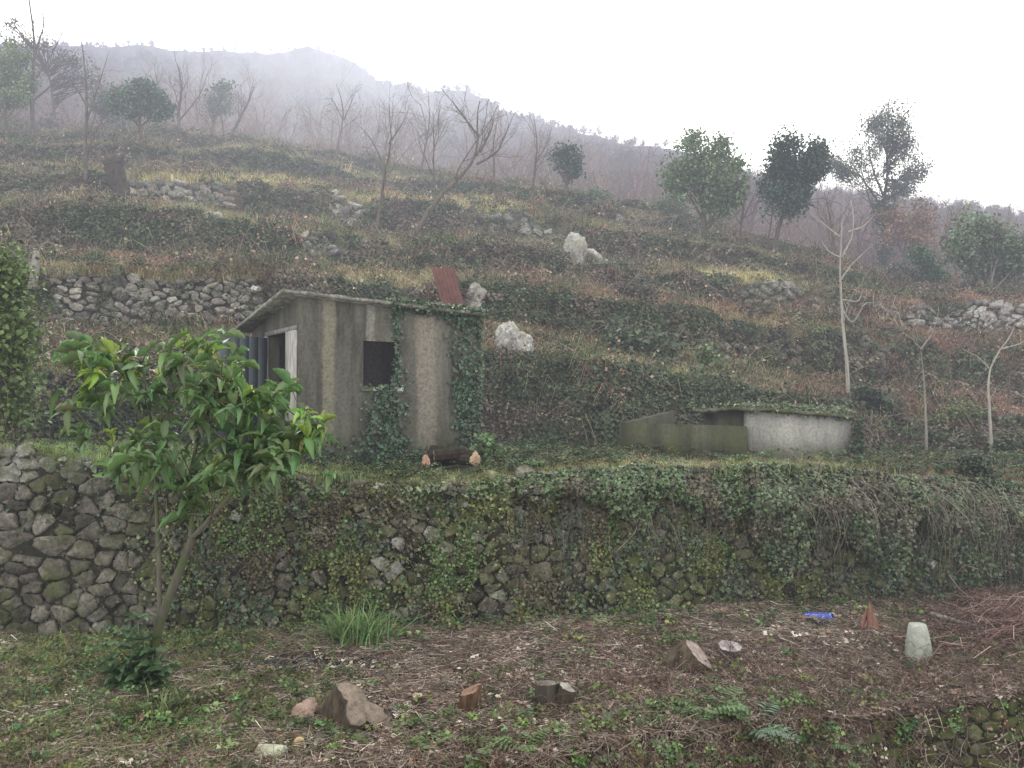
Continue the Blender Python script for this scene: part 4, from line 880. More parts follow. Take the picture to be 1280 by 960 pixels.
def proto_leafy(seed, H=5.):
    mb = MB(); r = np.random.default_rng(seed); mb.tube([[0, 0, -.3], [0, 0, H*.5], [.1, 0, H*.8]], [.12, .09, .04], 5, (.6, .5, .4))
    for i in range(42):
        d = r.normal(size=3); d /= np.linalg.norm(d); c = np.array([0, 0, H*.62])+d*np.array([1.5, 1.5, 1.6])*(.5+.6*r.random()); n = 22
        add_leaves(mb, c+r.normal(size=(n, 3))*.32, nrm(r.normal(size=(n, 3))+[0, 0, 1]), r.normal(size=(n, 3)), .26*(.6+.8*r.random(n)), np.ones((n, 3))*(.6+.8*r.random())*(.8+.4*r.random((n, 1))), 'rhomb', .8)
    V, Fs, C = mb.arrays(); me = make_mesh('wood_leafy', V, Fs, C, False); me.materials.append(wood_m); return bpy.data.objects.new('leafy_kind', me)
lp = [proto_leafy(300+i) for i in range(3)]
def bpt(u, q):  # q row index on the hills
    c = np.clip((u+700)/2700*(NB-1), 0, NB-1.01); c0 = c.astype(int); a = (c-c0)[:, None]; r0 = np.clip(q, 0, nbr-1.01).astype(int); b = (q-r0)[:, None]
    return (BP[r0, c0]*(1-a)+BP[r0, c0+1]*a)*(1-b)+(BP[r0+1, c0]*(1-a)+BP[r0+1, c0+1]*a)*b
def wood(name, protos, n, q0, q1, u0, u1, smin, smax, tint, keep=None, pw=1.0):
    u = u0+(u1-u0)*rng.random(n); q = q0+(q1-q0)*rng.random(n)**pw
    p = bpt(u, q)
    if keep is not None: k = keep(u, p); u, q, p = u[k], q[k], p[k]
    n = len(u); s = smin+(smax-smin)*rng.random(n); eul = np.stack([rng.normal(size=n)*.06, rng.normal(size=n)*.06, rng.random(n)*6.28], -1)
    return gn_scatter(name, protos, p-np.array([0, 0, .2]), eul, s, rng.integers(0, len(protos), n), tint(n))
brown = lambda n: vary((.19, .135, .105), n, .28, .08)
greenf = lambda n: vary((.06, .08, .05), n, .25, .12)
wood('bare_woodland', wp, 1500, 3, 38, -150, 1450, .65, 1.15, brown)
wood('evergreen_woodland', lp, 330, 5, 38, -150, 1450, .7, 1.1, greenf, lambda u, p: rng.random(len(u)) < .10+.9*sstep(690, 760, u)*sstep(960, 880, u)+.35*sstep(1100, 1200, u))
wood('hillside_woodland', wp+lp, 6500, 38, 108, -200, 1500, .4, .95, lambda n: np.where(rng.random((n, 1)) < .6, brown(n)*.8, greenf(n)*1.0), pw=1.1)
# first row of the wood, tree by tree
places = np.concatenate([np.linspace(-40, 700, 26), np.linspace(720, 1300, 16)])
meshes = []
for i in range(5):
    V, Fs, C = proto_bare(400+i).arrays(); me = make_mesh('branches', V, Fs, C); me.materials.append(woodthing); meshes.append(me)
    mt = MB(); mt.tube([[0, 0, -.4], [.04, .02, .9], [0, 0, 2.]], [.12, .10, .08], 7, (.8, .8, .8)); V, Fs, C = mt.arrays(); m2 = make_mesh('trunk', V, Fs, C); m2.materials.append(woodthing); meshes.append(m2)
for i, u in enumerate(places):
    u = u+rng.normal()*6; y = np.interp(u, UC, yk)+rng.random()*3.5; p = bpt(np.array([u]), np.array([1+rng.random()*4.]))[0]
    t = thing('wood_tree', 'one of the bare brown trees making up the front of the wood', 'tree', p, 'bare brown trees at the front of the wood')
    k = rng.integers(5); s = (.6+.45*rng.random())*(1.0 if u < 700 else .72); t.scale = (s, s, s); t.rotation_euler = (0, 0, rng.random()*6.28)
    for nm, me in (('branches', meshes[2*k]), ('trunk', meshes[2*k+1])):
        o = bpy.data.objects.new(nm, me); COL.objects.link(o); o.parent = t

# ------------------------------------------------------------------ the concrete shed
def rot2(v): return np.array([-v[1], v[0], 0.])
ZB = -.75
zl, zr = float(z_of(371, 13.6)), float(z_of(397, 15.3))
C0 = at(372, 500, 13.6); C0[2] = 0; C1 = at(601, 500, 15.3); C1[2] = 0
ex = nrm(C1-C0); Lf = float(np.linalg.norm(C1-C0)); ey = rot2(ex); Lb = 2.25; back_drop = .34
def ztop(s, d): return zl+(zr-zl)*s/Lf-back_drop*d/Lb
RB_ = {}
def hp(s, d, z): return C0+ex*s+ey*d+np.array([0, 0, z])
shed = thing('concrete_shed', 'grey concrete shed with open door, window hole and ivy on its right end', 'shed', hp(0, 0, ZB))
mw = MB()
def panel(s0, s1, z0, z1, axis, d0, d1, topclip=True):
    """prism; axis 'f': runs along facade at depth d0..d1; 's': runs along depth, s range d0..d1"""
    def zz(s, d, z): return ztop(s, d) if z is None else z
    cs = []
    for (s, d) in (((s0, d0), (s1, d0), (s1, d1), (s0, d1)) if axis == 'f' else ((d0, s0), (d1, s0), (d1, s1), (d0, s1))):
        cs.append((hp(s, d, zz(s, d, z0)), hp(s, d, zz(s, d, z1)), (s, zz(s, d, z0)-ZB), (s, zz(s, d, z1)-ZB), d))
    faces = [(0, 1), (1, 2), (2, 3), (3, 0)]
    for a, b in faces:
        A, B = cs[a], cs[b]; runs = abs(A[2][0]-B[2][0]) > abs(A[4]-B[4])
        ca = lambda K_, w_: [(K_[2][0] if runs else K_[4]+7.3), (K_[3][1] if w_ else K_[2][1]), 0]
        mw.add([A[0], B[0], B[1], A[1]], [[0, 1, 2, 3]], None, np.array([ca(A, 0), ca(B, 0), ca(B, 1), ca(A, 1)]))
    mw.add([c[0] for c in cs], [[3, 2, 1, 0]], None, (0, 0, 0)); mw.add([c[1] for c in cs], [[0, 1, 2, 3]], None, (0, 2, 0))
th = .17
def facade_s(u):   # where the picture column meets the facade
    a = (u-640)/F; # solve (C0+ex*s).x = a*(y)
    return (a*C0[1]-C0[0])/(ex[0]-a*ex[1])
w0, w1 = facade_s(454), facade_s(500); dmid = C0[1]+ex[1]*(w0+w1)/2
wz1, wz0 = float(z_of(427, dmid)), float(z_of(484, dmid))
panel(0, w0, ZB, None, 'f', 0, th); panel(w1, Lf, ZB, None, 'f', 0, th); panel(w0, w1, ZB, wz0, 'f', 0, th); panel(w0, w1, wz1, None, 'f', 0, th)
panel(0, Lf, ZB, None, 'f', Lb-th, Lb); panel(th, Lb-th, ZB, None, 's', Lf-th, Lf)
d_in0, d_in1, dz = .42, 1.35, .0
dtop = 1.28
panel(th, d_in0, ZB, None, 's', 0, th); panel(d_in1, Lb-th, ZB, None, 's', 0, th); panel(d_in0, d_in1, dtop, None, 's', 0, th)
M['render'] = mat_render('stained_render', (.125, .12, .10), (.05, .048, .042), [(facade_s(411), .13, (.17, .16, .12), -1, .2), (facade_s(533), .24, (.20, .18, .15), -1, .3), (facade_s(462), .10, (.19, .18, .16), 1.4, 2.1)], ((.05, .06, .03), .9))
obj('wall', mw, M['render'], shed, smooth=False)
mr = MB(); ov = .13; rt = .055
cr = [(-.28, -ov), (Lf+.06, -ov), (Lf+.06, Lb+ov), (-.28, Lb+ov)]
n1_ = 26
for (a, b) in [(0, 1)]:
    pass
gs = np.linspace(0, 1, n1_); V = []
rr_ = np.random.default_rng(5)
for kz_ in (0.004, rt):
    for d in (-ov, Lb+ov):
        for g_ in gs:
            s = -.28+(Lf+.34)*g_; V.append(hp(s, d+rr_.normal()*.008, ztop(s, d)+kz_+rr_.normal()*.006*(kz_ > .05)))
n = n1_; ix = lambda k, d, i: k*2*n+d*n+i; Q = []
for i in range(n-1):
    Q += [[ix(0, 0, i), ix(0, 0, i+1), ix(1, 0, i+1), ix(1, 0, i)], [ix(1, 0, i), ix(1, 0, i+1), ix(1, 1, i+1), ix(1, 1, i)], [ix(0, 1, i), ix(1, 1, i), ix(1, 1, i+1), ix(0, 1, i+1)], [ix(0, 0, i), ix(0, 1, i), ix(0, 1, i+1), ix(0, 0, i+1)]]
Q += [[ix(0, 0, 0), ix(1, 0, 0), ix(1, 1, 0), ix(0, 1, 0)], [ix(0, 0, n-1), ix(0, 1, n-1), ix(1, 1, n-1), ix(1, 0, n-1)]]
mr.add(V, Q, None, (.20, .195, .17)); obj('roof', mr, mat_stone('roof_slab', (.55, .75)), shed, smooth=False)
# door frame: pale render jambs and lintel on the left end
jf = Mat('pale_jamb', .9); nj = jf.noise(jf.pos((8, 8, 2)), 2, 5); jf.col(jf.mix(1., jf.attr(), jf.ramp(nj, [(.3, (.20, .19, .175)), (.65, (.38, .37, .35))]), 'MULTIPLY')); jf = jf.m
md_ = MB()
def sbox(mb, s0, s1, d0, d1, z0, z1, c=(1, 1, 1)): mb.box(hp(s0, d0, z0), ex*(s1-s0), ey*(d1-d0), [0, 0, z1-z0], c)
sbox(md_, -.05, -.003, .02, d_in0, ZB, dtop-.003); sbox(md_, -.05, -.003, d_in1, d_in1+.14, ZB, dtop-.003); sbox(md_, -.03, -.003, .02, d_in1+.14, dtop, dtop+.07, (.6, .6, .6))
obj('door_frame', md_, jf, shed, smooth=False)
dm_ = Mat('blue_grey_paint', .6, .3); ndn = dm_.noise(dm_.pos((20, 20, 3)), 1, 5); dm_.col(dm_.ramp(ndn, [(.3, (.045, .055, .063)), (.7, (.068, .082, .094))])); dm_ = dm_.m
hx = hp(-.06, d_in1-.02, ZB+.05); swing = nrm(-ex*.86-ey*.30); swn = rot2(swing); DW = .86; DH = 1.28-ZB-.08
dd = MB()
for i in range(5): dd.box(hx+swing*(i*DW/5+.0015)+swn*.0, swing*(DW/5-.003), swn*.035, [0, 0, DH])
door = obj('door', dd, dm_, shed, smooth=False)
for zz_ in (.25, DH-.3):
    db = MB(); db.box(hx+swing*.02-swn*.022+np.array([0, 0, zz_]), swing*(DW-.04), swn*.02, [0, 0, .11]); obj('batten', db, dm_, door, smooth=False)
db = MB(); db.box(hx+swing*.02-swn*.02+np.array([0, 0, .9]), swing*(DW-.04), swn*.017, [0, 0, .06])
obj('batten', db, dm_, door, smooth=False)
hb = MB(); hb.tube([hx+swing*(DW-.1)-swn*.06+np.array([0, 0, 1.0]), hx+swing*(DW-.1)-swn*.06+np.array([0, 0, 1.14])], .012, 6, cap=True); hb.box(hx+swing*(DW-.12)-swn*.055+np.array([0, 0, 1.05]), swing*.03, swn*.05, [0, 0, .03])
rust = Mat('rusty_iron', .8); rust.col((.12, .06, .04)); rust = rust.m
obj('handle', hb, rust, door)
# window sill / lintel edges
ws = MB(); sbox(ws, w0-.04, w1+.04, -.035, -.003, wz0-.06, wz0-.003); obj('window_sill', ws, jf if False else mat_stone('sill', (.4, .6)), shed, smooth=False)
# ivy on the shed
def shed_ivy(n, dens, seed, out=.07):
    r = np.random.default_rng(seed); s = r.random(n*6)*Lf; f = r.random(n*6); z = ZB+f*(ztop(s, 0)+.12-ZB); zt_ = ztop(s, 0)
    k = r.random(n*6) < dens(s, z, zt_, r); s, z = s[k][:n], z[k][:n]; m_ = len(s)
    p = C0[None]+ex*s[:, None]-ey*((.01+out*r.random(m_)**1.5)[:, None]); p[:, 2] = z
    return p, m_
def dns(s, z, zt_, r):
    u_ = 640+F*(C0[0]+ex[0]*s)/(C0[1]+ex[1]*s); nz1 = vnoise(s*3.1, z*3.1, 1, 3)
    a = sstep(556, 580, u_+14*(nz1-.5))*(.55+.5*nz1)*(1-.5*sstep(-.1, -.5, z))
    b = np.exp(-((u_-495+8*(nz1-.5))/4.)**2)*sstep(.35, .6, z)*.9
    c = np.exp(-((u_-484)/17.)**2)*sstep(.75, .5, z)*(.3+.7*nz1)
    a = a*(.35+.65*sstep(.35, .6, vnoise(s*1.7, z*1.2, 1, 6)+sstep(1.2, 1.8, z)*.3)); b = b*.75
    d = sstep(484, 500, u_)*sstep(.10, .02, zt_-z)*.6
    e = sstep(-.2, -.65, z)*.35*nz1
    f_ = np.exp(-((u_-462)/7.)**2)*sstep(.3, -.1, z)*.3
    inw = (s > w0+.02) & (s < w1-.02) & (z > wz0+.05) & (z < wz1)
    return np.clip(a+b+c+d+e+f_, 0, 1)*np.where(inw & (u_ < 487), 0, 1)
p, m_ = shed_ivy(3900, dns, 9); mb = MB()
nor = nrm(rng.normal(size=(m_, 3))*.35-ey+np.array([0, 0, .35])); d = nrm(rng.normal(size=(m_, 3))*.6+np.array([0, 0, -.8]))
add_leaves(mb, p, nor, d, .055*(.6+.8*rng.random(m_)), vary((.05, .085, .05), m_, .45, .13), 'ivy')
iv = obj('climbing_ivy', mb, M['ivy'], origin=hp(Lf*.9, 0, ZB)); tag(iv, 'dark ivy climbing the right end and window of the concrete shed', 'ivy')
# roof edge leaves
mb = MB(); n = 900; s = Lf*(.45+.57*rng.random(n)); p = C0[None]+ex*s[:, None]+ey*((-ov-.05+.5*rng.random(n)**2)[:, None]); p[:, 2] = ztop(s, -ov)+rt+.005+.05*rng.random(n)-.09*(rng.random(n) < .3)
add_leaves(mb, p, nrm(rng.normal(size=(n, 3))*.5+[0, -.3, 1]), nrm(rng.normal(size=(n, 3))), .055*(.6+.8*rng.random(n)), vary((.085, .12, .065), n, .4, .12), 'ivy')
o = obj('roof_ivy', mb, M['ivy'], origin=hp(Lf*.7, 0, zl)); tag(o, 'strip of small leaved ivy lying along the shed roof edge', 'ivy')

# ------------------------------------------------------------------ the low concrete tank
TD = 15.6
tank = thing('water_tank', 'low grey concrete tank with flat roof and mossy side wall', 'tank', at(990, 574, TD))
tb = -.85
M['tank'] = mat_render('tank_render', (.33, .32, .29), (.22, .215, .2), [], ((.10, .12, .04), .45))
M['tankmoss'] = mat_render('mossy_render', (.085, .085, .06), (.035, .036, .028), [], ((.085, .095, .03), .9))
def quadbox(mb, A, B, z0, zA, zB, th_, s_off=0):
    A = np.array([A[0], A[1], 0.]); B = np.array([B[0], B[1], 0.]); e = nrm(B-A); n_ = rot2(e)*th_; L = float(np.linalg.norm(B-A)); up = np.array([0, 0, 1.])
    c = [A+up*z0, B+up*z0, B+up*zB, A+up*zA]; uvs = [[s_off, 0, 0], [s_off+L, 0, 0], [s_off+L, zB-z0, 0], [s_off, zA-z0, 0]]
    V = np.array(c+[q+n_ for q in c]); mb.add(V, [[0, 1, 2, 3], [5, 4, 7, 6], [1, 5, 6, 2], [4, 0, 3, 7], [3, 2, 6, 7], [0, 4, 5, 1]], None, np.array(uvs+uvs))
a0 = at(936, 570, TD); a1 = at(1064, 570, TD+.5); a2 = at(872, 570, TD+1.7)
zt0, zt1 = float(z_of(514, TD)), float(z_of(523, TD+.5))
mb = MB(); quadbox(mb, a0, a1, tb, zt0, zt1, .16); obj('front_wall', mb, M['tank'], tank, smooth=False)
mb = MB(); e1 = nrm(a1-a0); quadbox(mb, a0+[0, .17, 0], at(880, 570, TD+1.5), tb, zt0, zt0-.02, -.14, 3.); obj('side_wall', mb, M['tankmoss'], tank, smooth=False); mb = MB()
quadbox(mb, a1+[0, .0, 0]+e1*.003, a1+np.array([.35, 1.6, 0]), tb, zt1, zt1-.05, .14, 6.); obj('side_wall', mb, M['tankmoss'], tank, smooth=False)
mb = MB(); l0 = at(776, 570, TD+.1); l1 = at(934, 570, TD-.12); quadbox(mb, l0, l1, tb, float(z_of(528, TD+.1)), float(z_of(533, TD-.12)), .16, 10.)
quadbox(mb, l0+[.0, .17, 0], at(835, 570, TD+1.9), tb, float(z_of(529, TD)), float(z_of(514, TD+1.7)), -.14, 14.); obj('mossy_wall', mb, M['tankmoss'], tank, smooth=False)
mb = MB(); A = at(866, 513, TD+1.5); Bq = at(930, 508, TD-.12); Cq = at(1068, 519, TD+.42); Dq = at(1040, 512, TD+2.2)
for (p_, q_) in ((0, 1),):
    V = []
    pts = [A, Bq, Cq, Dq]; m = 9; ring = []
    for i in range(4):
        for j in range(m): ring.append(pts[i]+(pts[(i+1) % 4]-pts[i])*j/m)
    ring = np.array(ring)+np.random.default_rng(4).normal(size=(4*m, 3))*.012; k = len(ring)
    V = np.vstack([ring, ring-np.array([0, 0, .05]), ring.mean(0)+[0, 0, .03], ring.mean(0)-[0, 0, .05]])
    mb.add(V, [[i, (i+1) % k, k+(i+1) % k, k+i] for i in range(k)], [[i, 2*k, (i+1) % k] for i in range(k)]+[[k+i, k+(i+1) % k, 2*k+1] for i in range(k)], (.16, .155, .12))
obj('roof', mb, mat_stone('tank_roof', (.38, .55), (.05, .055, .025)), tank, smooth=False)
# plants on the tank roof and its corner
mb = MB(); n = 2600; q = rng.random((n, 2)); e = q[:, 1:2]**1.6
p = (Bq+(Cq-Bq)*q[:, 0:1])*(1-e)+(A+(Dq-A)*q[:, 0:1])*e; p = p+np.stack([rng.normal(size=n)*.03, rng.normal(size=n)*.03, .02+.08*rng.random(n)-.16*(e[:, 0] < .05)*rng.random(n)], -1)
k = rng.random(n) < .15+.85*vnoise(p[:, 0]*3, p[:, 1]*3, 1, 2); p = p[k]; n = len(p)
add_leaves(mb, p, nrm(rng.normal(size=(n, 3))*.6+[0, -.3, 1]), nrm(rng.normal(size=(n, 3))), .05*(.6+.8*rng.random(n)), vary((.075, .10, .05), n, .4, .15), 'ivy')
o = obj('roof_ivy', mb, M['ivy'], origin=at(990, 512, TD)); tag(o, 'sparse ivy and moss growing over the low tank roof', 'ivy')
mb = MB(); n = 1500; q = rng.random(n); p = a1+np.stack([-.28*rng.random(n)**1.5*(1.2-q)+.10, -.04-.10*rng.random(n), -.1-1.0*(1-q)], -1)*1.0; p[:, 2] = zt1+.02-.85*(1-q)
p[:, 0] += .06; add_leaves(mb, p, nrm(rng.normal(size=(n, 3))*.5+[0, -1, .5]), nrm(rng.normal(size=(n, 3))*.6+[0, 0, -.7]), .05*(.6+.8*rng.random(n)), vary((.045, .06, .035), n, .4, .13), 'ivy')
o = obj('corner_ivy', mb, M['ivy'], origin=a1); tag(o, 'dark ivy hanging down the right corner of the low tank', 'ivy')

# ------------------------------------------------------------------ shrubs as single plants
def shrub(name, label, u, v, blobs, n, per, size, col, seed, cat='shrub', sig=.10, kind='ivy', D=None, group=None, mat='leaf', fill=.35, stemc=(.2, .17, .13), depth=.8):
    h = hit(u, v)
    if D is not None: h = at(u, v, D); h[2] = ground_z(h[0], h[1])
    t = thing(name, label, cat, h, group); r = np.random.default_rng(seed); mb = MB(); ms = MB(); px = h[1]/F; wt = np.array([b[2]*b[3] for b in blobs], float); wt /= wt.sum()
    for i in range(n):
        b = blobs[r.choice(len(blobs), p=wt)]; d = nrm(r.normal(size=3)); q = d*(fill+(1-fill)*r.random())
        c = at(b[0], b[1], h[1])+np.array([q[0]*b[2], q[1]*min(b[2], b[3])*depth, q[2]*b[3]])*px; m = int(per*(.5+r.random()))
        cen = c+r.normal(size=(m, 3))*sig; add_leaves(mb, cen, nrm(r.normal(size=(m, 3))*.7+[0, -.3, .9]), nrm(r.normal(size=(m, 3))), size*(.6+.8*r.random(m)), (np.array(col)*(.6+.8*r.random())*(1+.25*r.normal(size=(m, 1)))).clip(.005, .8), kind)
        if r.random() < .35: ms.tube(resample(np.array([h+r.normal(size=3)*[.1, .1, 0]-[0, 0, .05], (h+c)/2+r.normal(size=3)*.08, c]), 6), np.linspace(.008, .003, 6), 3, np.array(stemc)*(.6+.8*r.random()))
    obj('foliage', mb, M[mat], t); obj('stems', ms, M['stem'], t); return t
shrub('leafy_shrub', 'dense bright green shrub at the left edge above the wall', 8, 552, [(2, 350, 28, 38), (12, 430, 32, 50), (-20, 400, 50, 90), (10, 500, 28, 40), (30, 460, 16, 24)], 330, 24, .07, (.095, .14, .045), 51, D=13.2, sig=.15, kind='rhomb')
shrub('dark_bush', 'dark green bush on the bank just above the low tank, right', 1088, 530, [(1085, 505, 22, 20), (1100, 518, 14, 14)], 60, 26, .08, (.035, .055, .032), 52, sig=.12)
shrub('yellow_green_bush', 'soft yellow green bush between the two thin saplings', 1200, 545, [(1205, 522, 30, 18), (1190, 532, 20, 12)], 60, 28, .06, (.10, .125, .05), 53, sig=.12, kind='rhomb')
shrub('dark_bush', 'rounded ivy bush on the wall top near the right edge', 1218, 590, [(1216, 584, 22, 18), (1228, 604, 22, 18)], 80, 26, .055, (.045, .062, .036), 54, D=14.2, sig=.09)
shrub('green_shrub', 'grey green broad leaved shrub on the slope left of the small bare shrub', 780, 452, [(775, 432, 18, 14), (792, 440, 14, 12), (826, 436, 14, 16)], 70, 18, .13, (.07, .10, .06), 55, sig=.16, kind='rhomb')
shrub('green_shrub', 'upright light green weed beside the small bare cut shrub', 888, 470, [(886, 452, 12, 18), (880, 468, 14, 10)], 30, 18, .10, (.10, .14, .06), 56, sig=.12, kind='rhomb')
shrub('green_shrub', 'small light green plant behind the sawn logs', 608, 585, [(606, 562, 18, 14), (622, 572, 14, 9)], 32, 16, .07, (.09, .14, .06), 57, sig=.07, kind='rhomb', D=14.0)
shrub('dark_mound', 'dark bramble mound on the middle terrace right of the boulders', 800, 384, [(800, 370, 24, 13), (788, 376, 18, 9)], 60, 26, .07, (.05, .048, .036), 58, sig=.16)
shrub('dark_mound', 'small dark bramble mound right of the larger one', 850, 384, [(850, 377, 14, 8)], 30, 24, .07, (.045, .045, .034), 59, sig=.14)
shrub('dark_mound', 'dark shrub mound high above the shed on the second terrace', 392, 232, [(392, 225, 20, 12)], 50, 24, .11, (.05, .055, .045), 60, sig=.2)
shrub('dark_mound', 'grey bramble mound on the skyline left of centre', 235, 192, [(236, 185, 26, 9)], 40, 24, .12, (.07, .065, .055), 61, sig=.25)
shrub('dark_mound', 'brown dead heap beside the tall bare trunk at upper left', 62, 165, [(62, 158, 24, 9)], 40, 24, .12, (.11, .10, .085), 62, sig=.25)

# grass clump and ferns
def clump(label, u, v, n, h_, col, seed, spread=.12, name='grass_clump', droop=1.0, wd=.009):
    b = hit(u, v); mb = MB(); r = np.random.default_rng(seed)
    for i in range(n):
        a = r.random()*6.28; d = np.array([math.cos(a), math.sin(a), 0]); p0 = b+np.append(r.normal(size=2)*spread, -.02); L = h_*(.5+.8*r.random()); bd = droop*(.2+.8*r.random())
        sd_ = np.array([-d[1], d[0], 0])*wd*(.6+.7*r.random()); t = [0, .4, .75, 1.]
        c = [p0+d*L*bd*q*q+np.array([0, 0, L*(q-.55*bd*q*q)]) for q in t]
        mb.add([c[0]-sd_*.6, c[0]+sd_*.6, c[1]+sd_, c[1]-sd_, c[2]+sd_*.7, c[2]-sd_*.7, c[3]], [[0, 1, 2, 3], [3, 2, 4, 5]], [[5, 4, 6]], np.array(col)*(.6+.8*r.random())*(1+.1*r.normal(size=3)))
    o = obj(name, mb, M['leaf'], origin=b); return tag(o, label, 'grass')
clump('bright green clump of long arching grass at the foot of the wall', 447, 812, 520, .62, (.17, .26, .10), 1, .17)
clump('small tuft of long grass at the foot of the leafy sapling', 200, 905, 160, .36, (.13, .16, .06), 2, .12)
for i, (u_, v_, n_, c_) in enumerate([(905, 594, 130, (.17, .22, .08)), (975, 592, 160, (.20, .25, .08)), (1035, 592, 120, (.19, .23, .08)), (1095, 592, 90, (.2, .2, .1)), (1262, 596, 150, (.24, .22, .11)), (420, 604, 120, (.14, .20, .08)), (640, 540, 150, (.20, .22, .09)), (612, 520, 120, (.22, .22, .10))]):
    clump(['green grass tuft on the wall top left of the tank front', 'bright grass tuft on the wall top before the tank', 'yellow green grass tuft at the right front of the tank', 'pale grass tuft right of the tank', 'dry straw grass tuft near the right edge on the wall top', 'grass tuft on the wall top below the shed corner', 'upright yellow grass on the bank right of the shed logs', 'yellowish grass tuft on the ivy bank beside the shed end'][i], u_, v_, n_, .18, np.array(c_)*.8, 30+i, .16, 'grass_tuft')
def fern(label, u, v, n, L, col, seed, D=None):
    b = hit(u, v)+np.array([0, -.05, .10]); r = np.random.default_rng(seed); t = thing('fern', label, 'fern', b)
    for i in range(n):
        a = r.random()*6.28; d = np.array([math.cos(a), math.sin(a)*.9, 0]); mb = MB(); q = np.linspace(0, 1, 12); l = L*(.7+.5*r.random()); up = .35+.4*r.random()
        pts = b+d*l*q[:, None]*.9+np.array([0, 0, 1])*(l*(up*1.6*q-.75*q*q))[:, None]; sd_ = np.array([-d[1], d[0], 0])
        mb.tube(pts, np.linspace(.004, .0015, 12), 3, np.array(col)*.7)
        for k in range(1, 12):
            w_ = l*.30*math.sin(math.pi*min(1, (k/12)*.9+.12))
            for s_ in (-1, 1):
                dirv_ = nrm(sd_*s_+d*.35+np.array([0, 0, -.1+.1*r.normal()]))
                for jj in np.linspace(.15, 1, 4):
                    add_leaves(mb, [pts[k]+dirv_*w_*jj*.75], [nrm(np.array([0, 0, 1.])+r.normal(size=3)*.2)], [nrm(dirv_*.5+d*.8)], w_*.34*(1.2-.6*jj), np.array(col)*(.7+.6*r.random()), 'rhomb', .7)
                add_leaves(mb, [pts[k]], [np.array([0, 0, 1.])], [dirv_], w_, np.array(col)*(.75+.5*r.random()), 'rhomb', .22)
        obj('frond', mb, M['leaf'], t)
FC = (.12, .19, .08)
fern('fern at the bank edge below the tilted log round', 880, 905, 11, .55, FC, 1)
fern('bluish green fern right of centre on the lower bank', 935, 935, 11, .52, (.14, .21, .14), 2)
fern('bright fern at the bottom edge below the twin trunked stump', 655, 952, 7, .36, (.14, .20, .08), 3)
fern('bright fern at the bottom edge right of the big stump', 540, 948, 7, .30, (.14, .20, .08), 4)
fern('small fern at the bottom edge under the split stump', 600, 955, 5, .26, (.13, .18, .08), 5)
fern('fern beside the corner of the mossy lower wall', 1030, 948, 8, .36, (.12, .17, .08), 6)
shrub('weed_clump', 'yellow green weeds growing in front of the tilted log round', 905, 850, [(912, 842, 26, 12)], 26, 12, .05, (.12, .16, .05), 71, sig=.05, kind='rhomb')
shrub('weed_clump', 'leafy weeds left of the concrete post', 1062, 815, [(1062, 808, 22, 9), (1085, 812, 12, 6)], 26, 12, .055, (.11, .13, .07), 72, sig=.05, kind='rhomb')
shrub('weed_clump', 'green weeds on the bank in the lower middle', 795, 905, [(800, 902, 36, 14), (840, 925, 30, 16)], 40, 12, .055, (.09, .12, .05), 73, sig=.06, kind='rhomb')
shrub('weed_clump', 'cut leafy branches lying at the wall foot, centre', 690, 795, [(660, 792, 40, 7), (730, 796, 36, 5)], 34, 12, .06, (.12, .16, .07), 74, sig=.05, kind='rhomb')
shrub('weed_clump', 'dull green weeds below the plank at lower right', 1010, 870, [(1000, 868, 36, 12), (1060, 866, 30, 8)], 34, 10, .05, (.08, .09, .05), 75, sig=.06, kind='rhomb')

# ------------------------------------------------------------------ foreground sapling with large glossy leaves
tb_ = hit(190, 868); TDp = tb_[1]; px = TDp/F
sap = thing('leafy_sapling', 'young broad leaved tree with large glossy leaves in front of the wall', 'tree', tb_)
r = np.random.default_rng(12)
mt = MB(); TR = [[(186, 872), (190, 820), (200, 775), (216, 735), (230, 700), (240, 672)]]
tp = resample(px_path(TR[0], TDp), 16); tp[0][2] = tb_[2]-.1; mt.tube(tp, np.linspace(.058, .042, 16), 10, np.ones(3)); obj('trunk', mt, M['bark_moss'], sap)
LB = [[(240, 672), (262, 650), (290, 615), (320, 585), (350, 560), (385, 530)], [(238, 676), (235, 640), (225, 600), (232, 550), (250, 500)], [(200, 775), (196, 720), (192, 670), (186, 620), (184, 560), (170, 500), (160, 450)],
      [(290, 615), (300, 570), (310, 530), (318, 490)], [(232, 560), (260, 530), (290, 490), (300, 455)], [(186, 620), (160, 580), (140, 545), (115, 520)], [(225, 600), (205, 570), (200, 520), (215, 460)],
      [(262, 650), (280, 640), (300, 618)], [(184, 560), (150, 520), (120, 480), (105, 450)], [(320, 585), (345, 585), (368, 575)], [(192, 690), (210, 660), (235, 645)]]
mbr = MB(); tips = []; LBW = []
for i, L_ in enumerate(LB):
    Pp = px_path(L_, TDp); yo = 0 if i in (0, 1, 2) else r.normal()*.25
    Pp[:, 1] += np.linspace(0, 1, len(Pp))*(r.normal()*.5+yo); Pp = resample(Pp, 14); rr0 = .030 if i < 3 else .016
    mbr.tube(Pp, np.linspace(rr0, .008, 14), 6, np.ones(3)*1.2); LBW.append(Pp)
WH = []
for Pp in LBW:
    for j in range(6, 14, 2):
        for rep in range(2):
            d = nrm(nrm(Pp[-1]-Pp[j-1])*.5+r.normal(size=3)*.7+np.array([0, 0, .5])); L = .22+.32*r.random(); pts, dl = branch_path(Pp[min(j, 13)], d, L, 4, .12, .1, r)
            mbr.tube(pts, np.linspace(.008, .004, 5), 4, np.ones(3)*1.3); WH.append((pts[-1], dl)); 
            if r.random() < .25: WH.append((pts[2], dl))
obj('limbs', mbr, M['bark_moss'], sap)
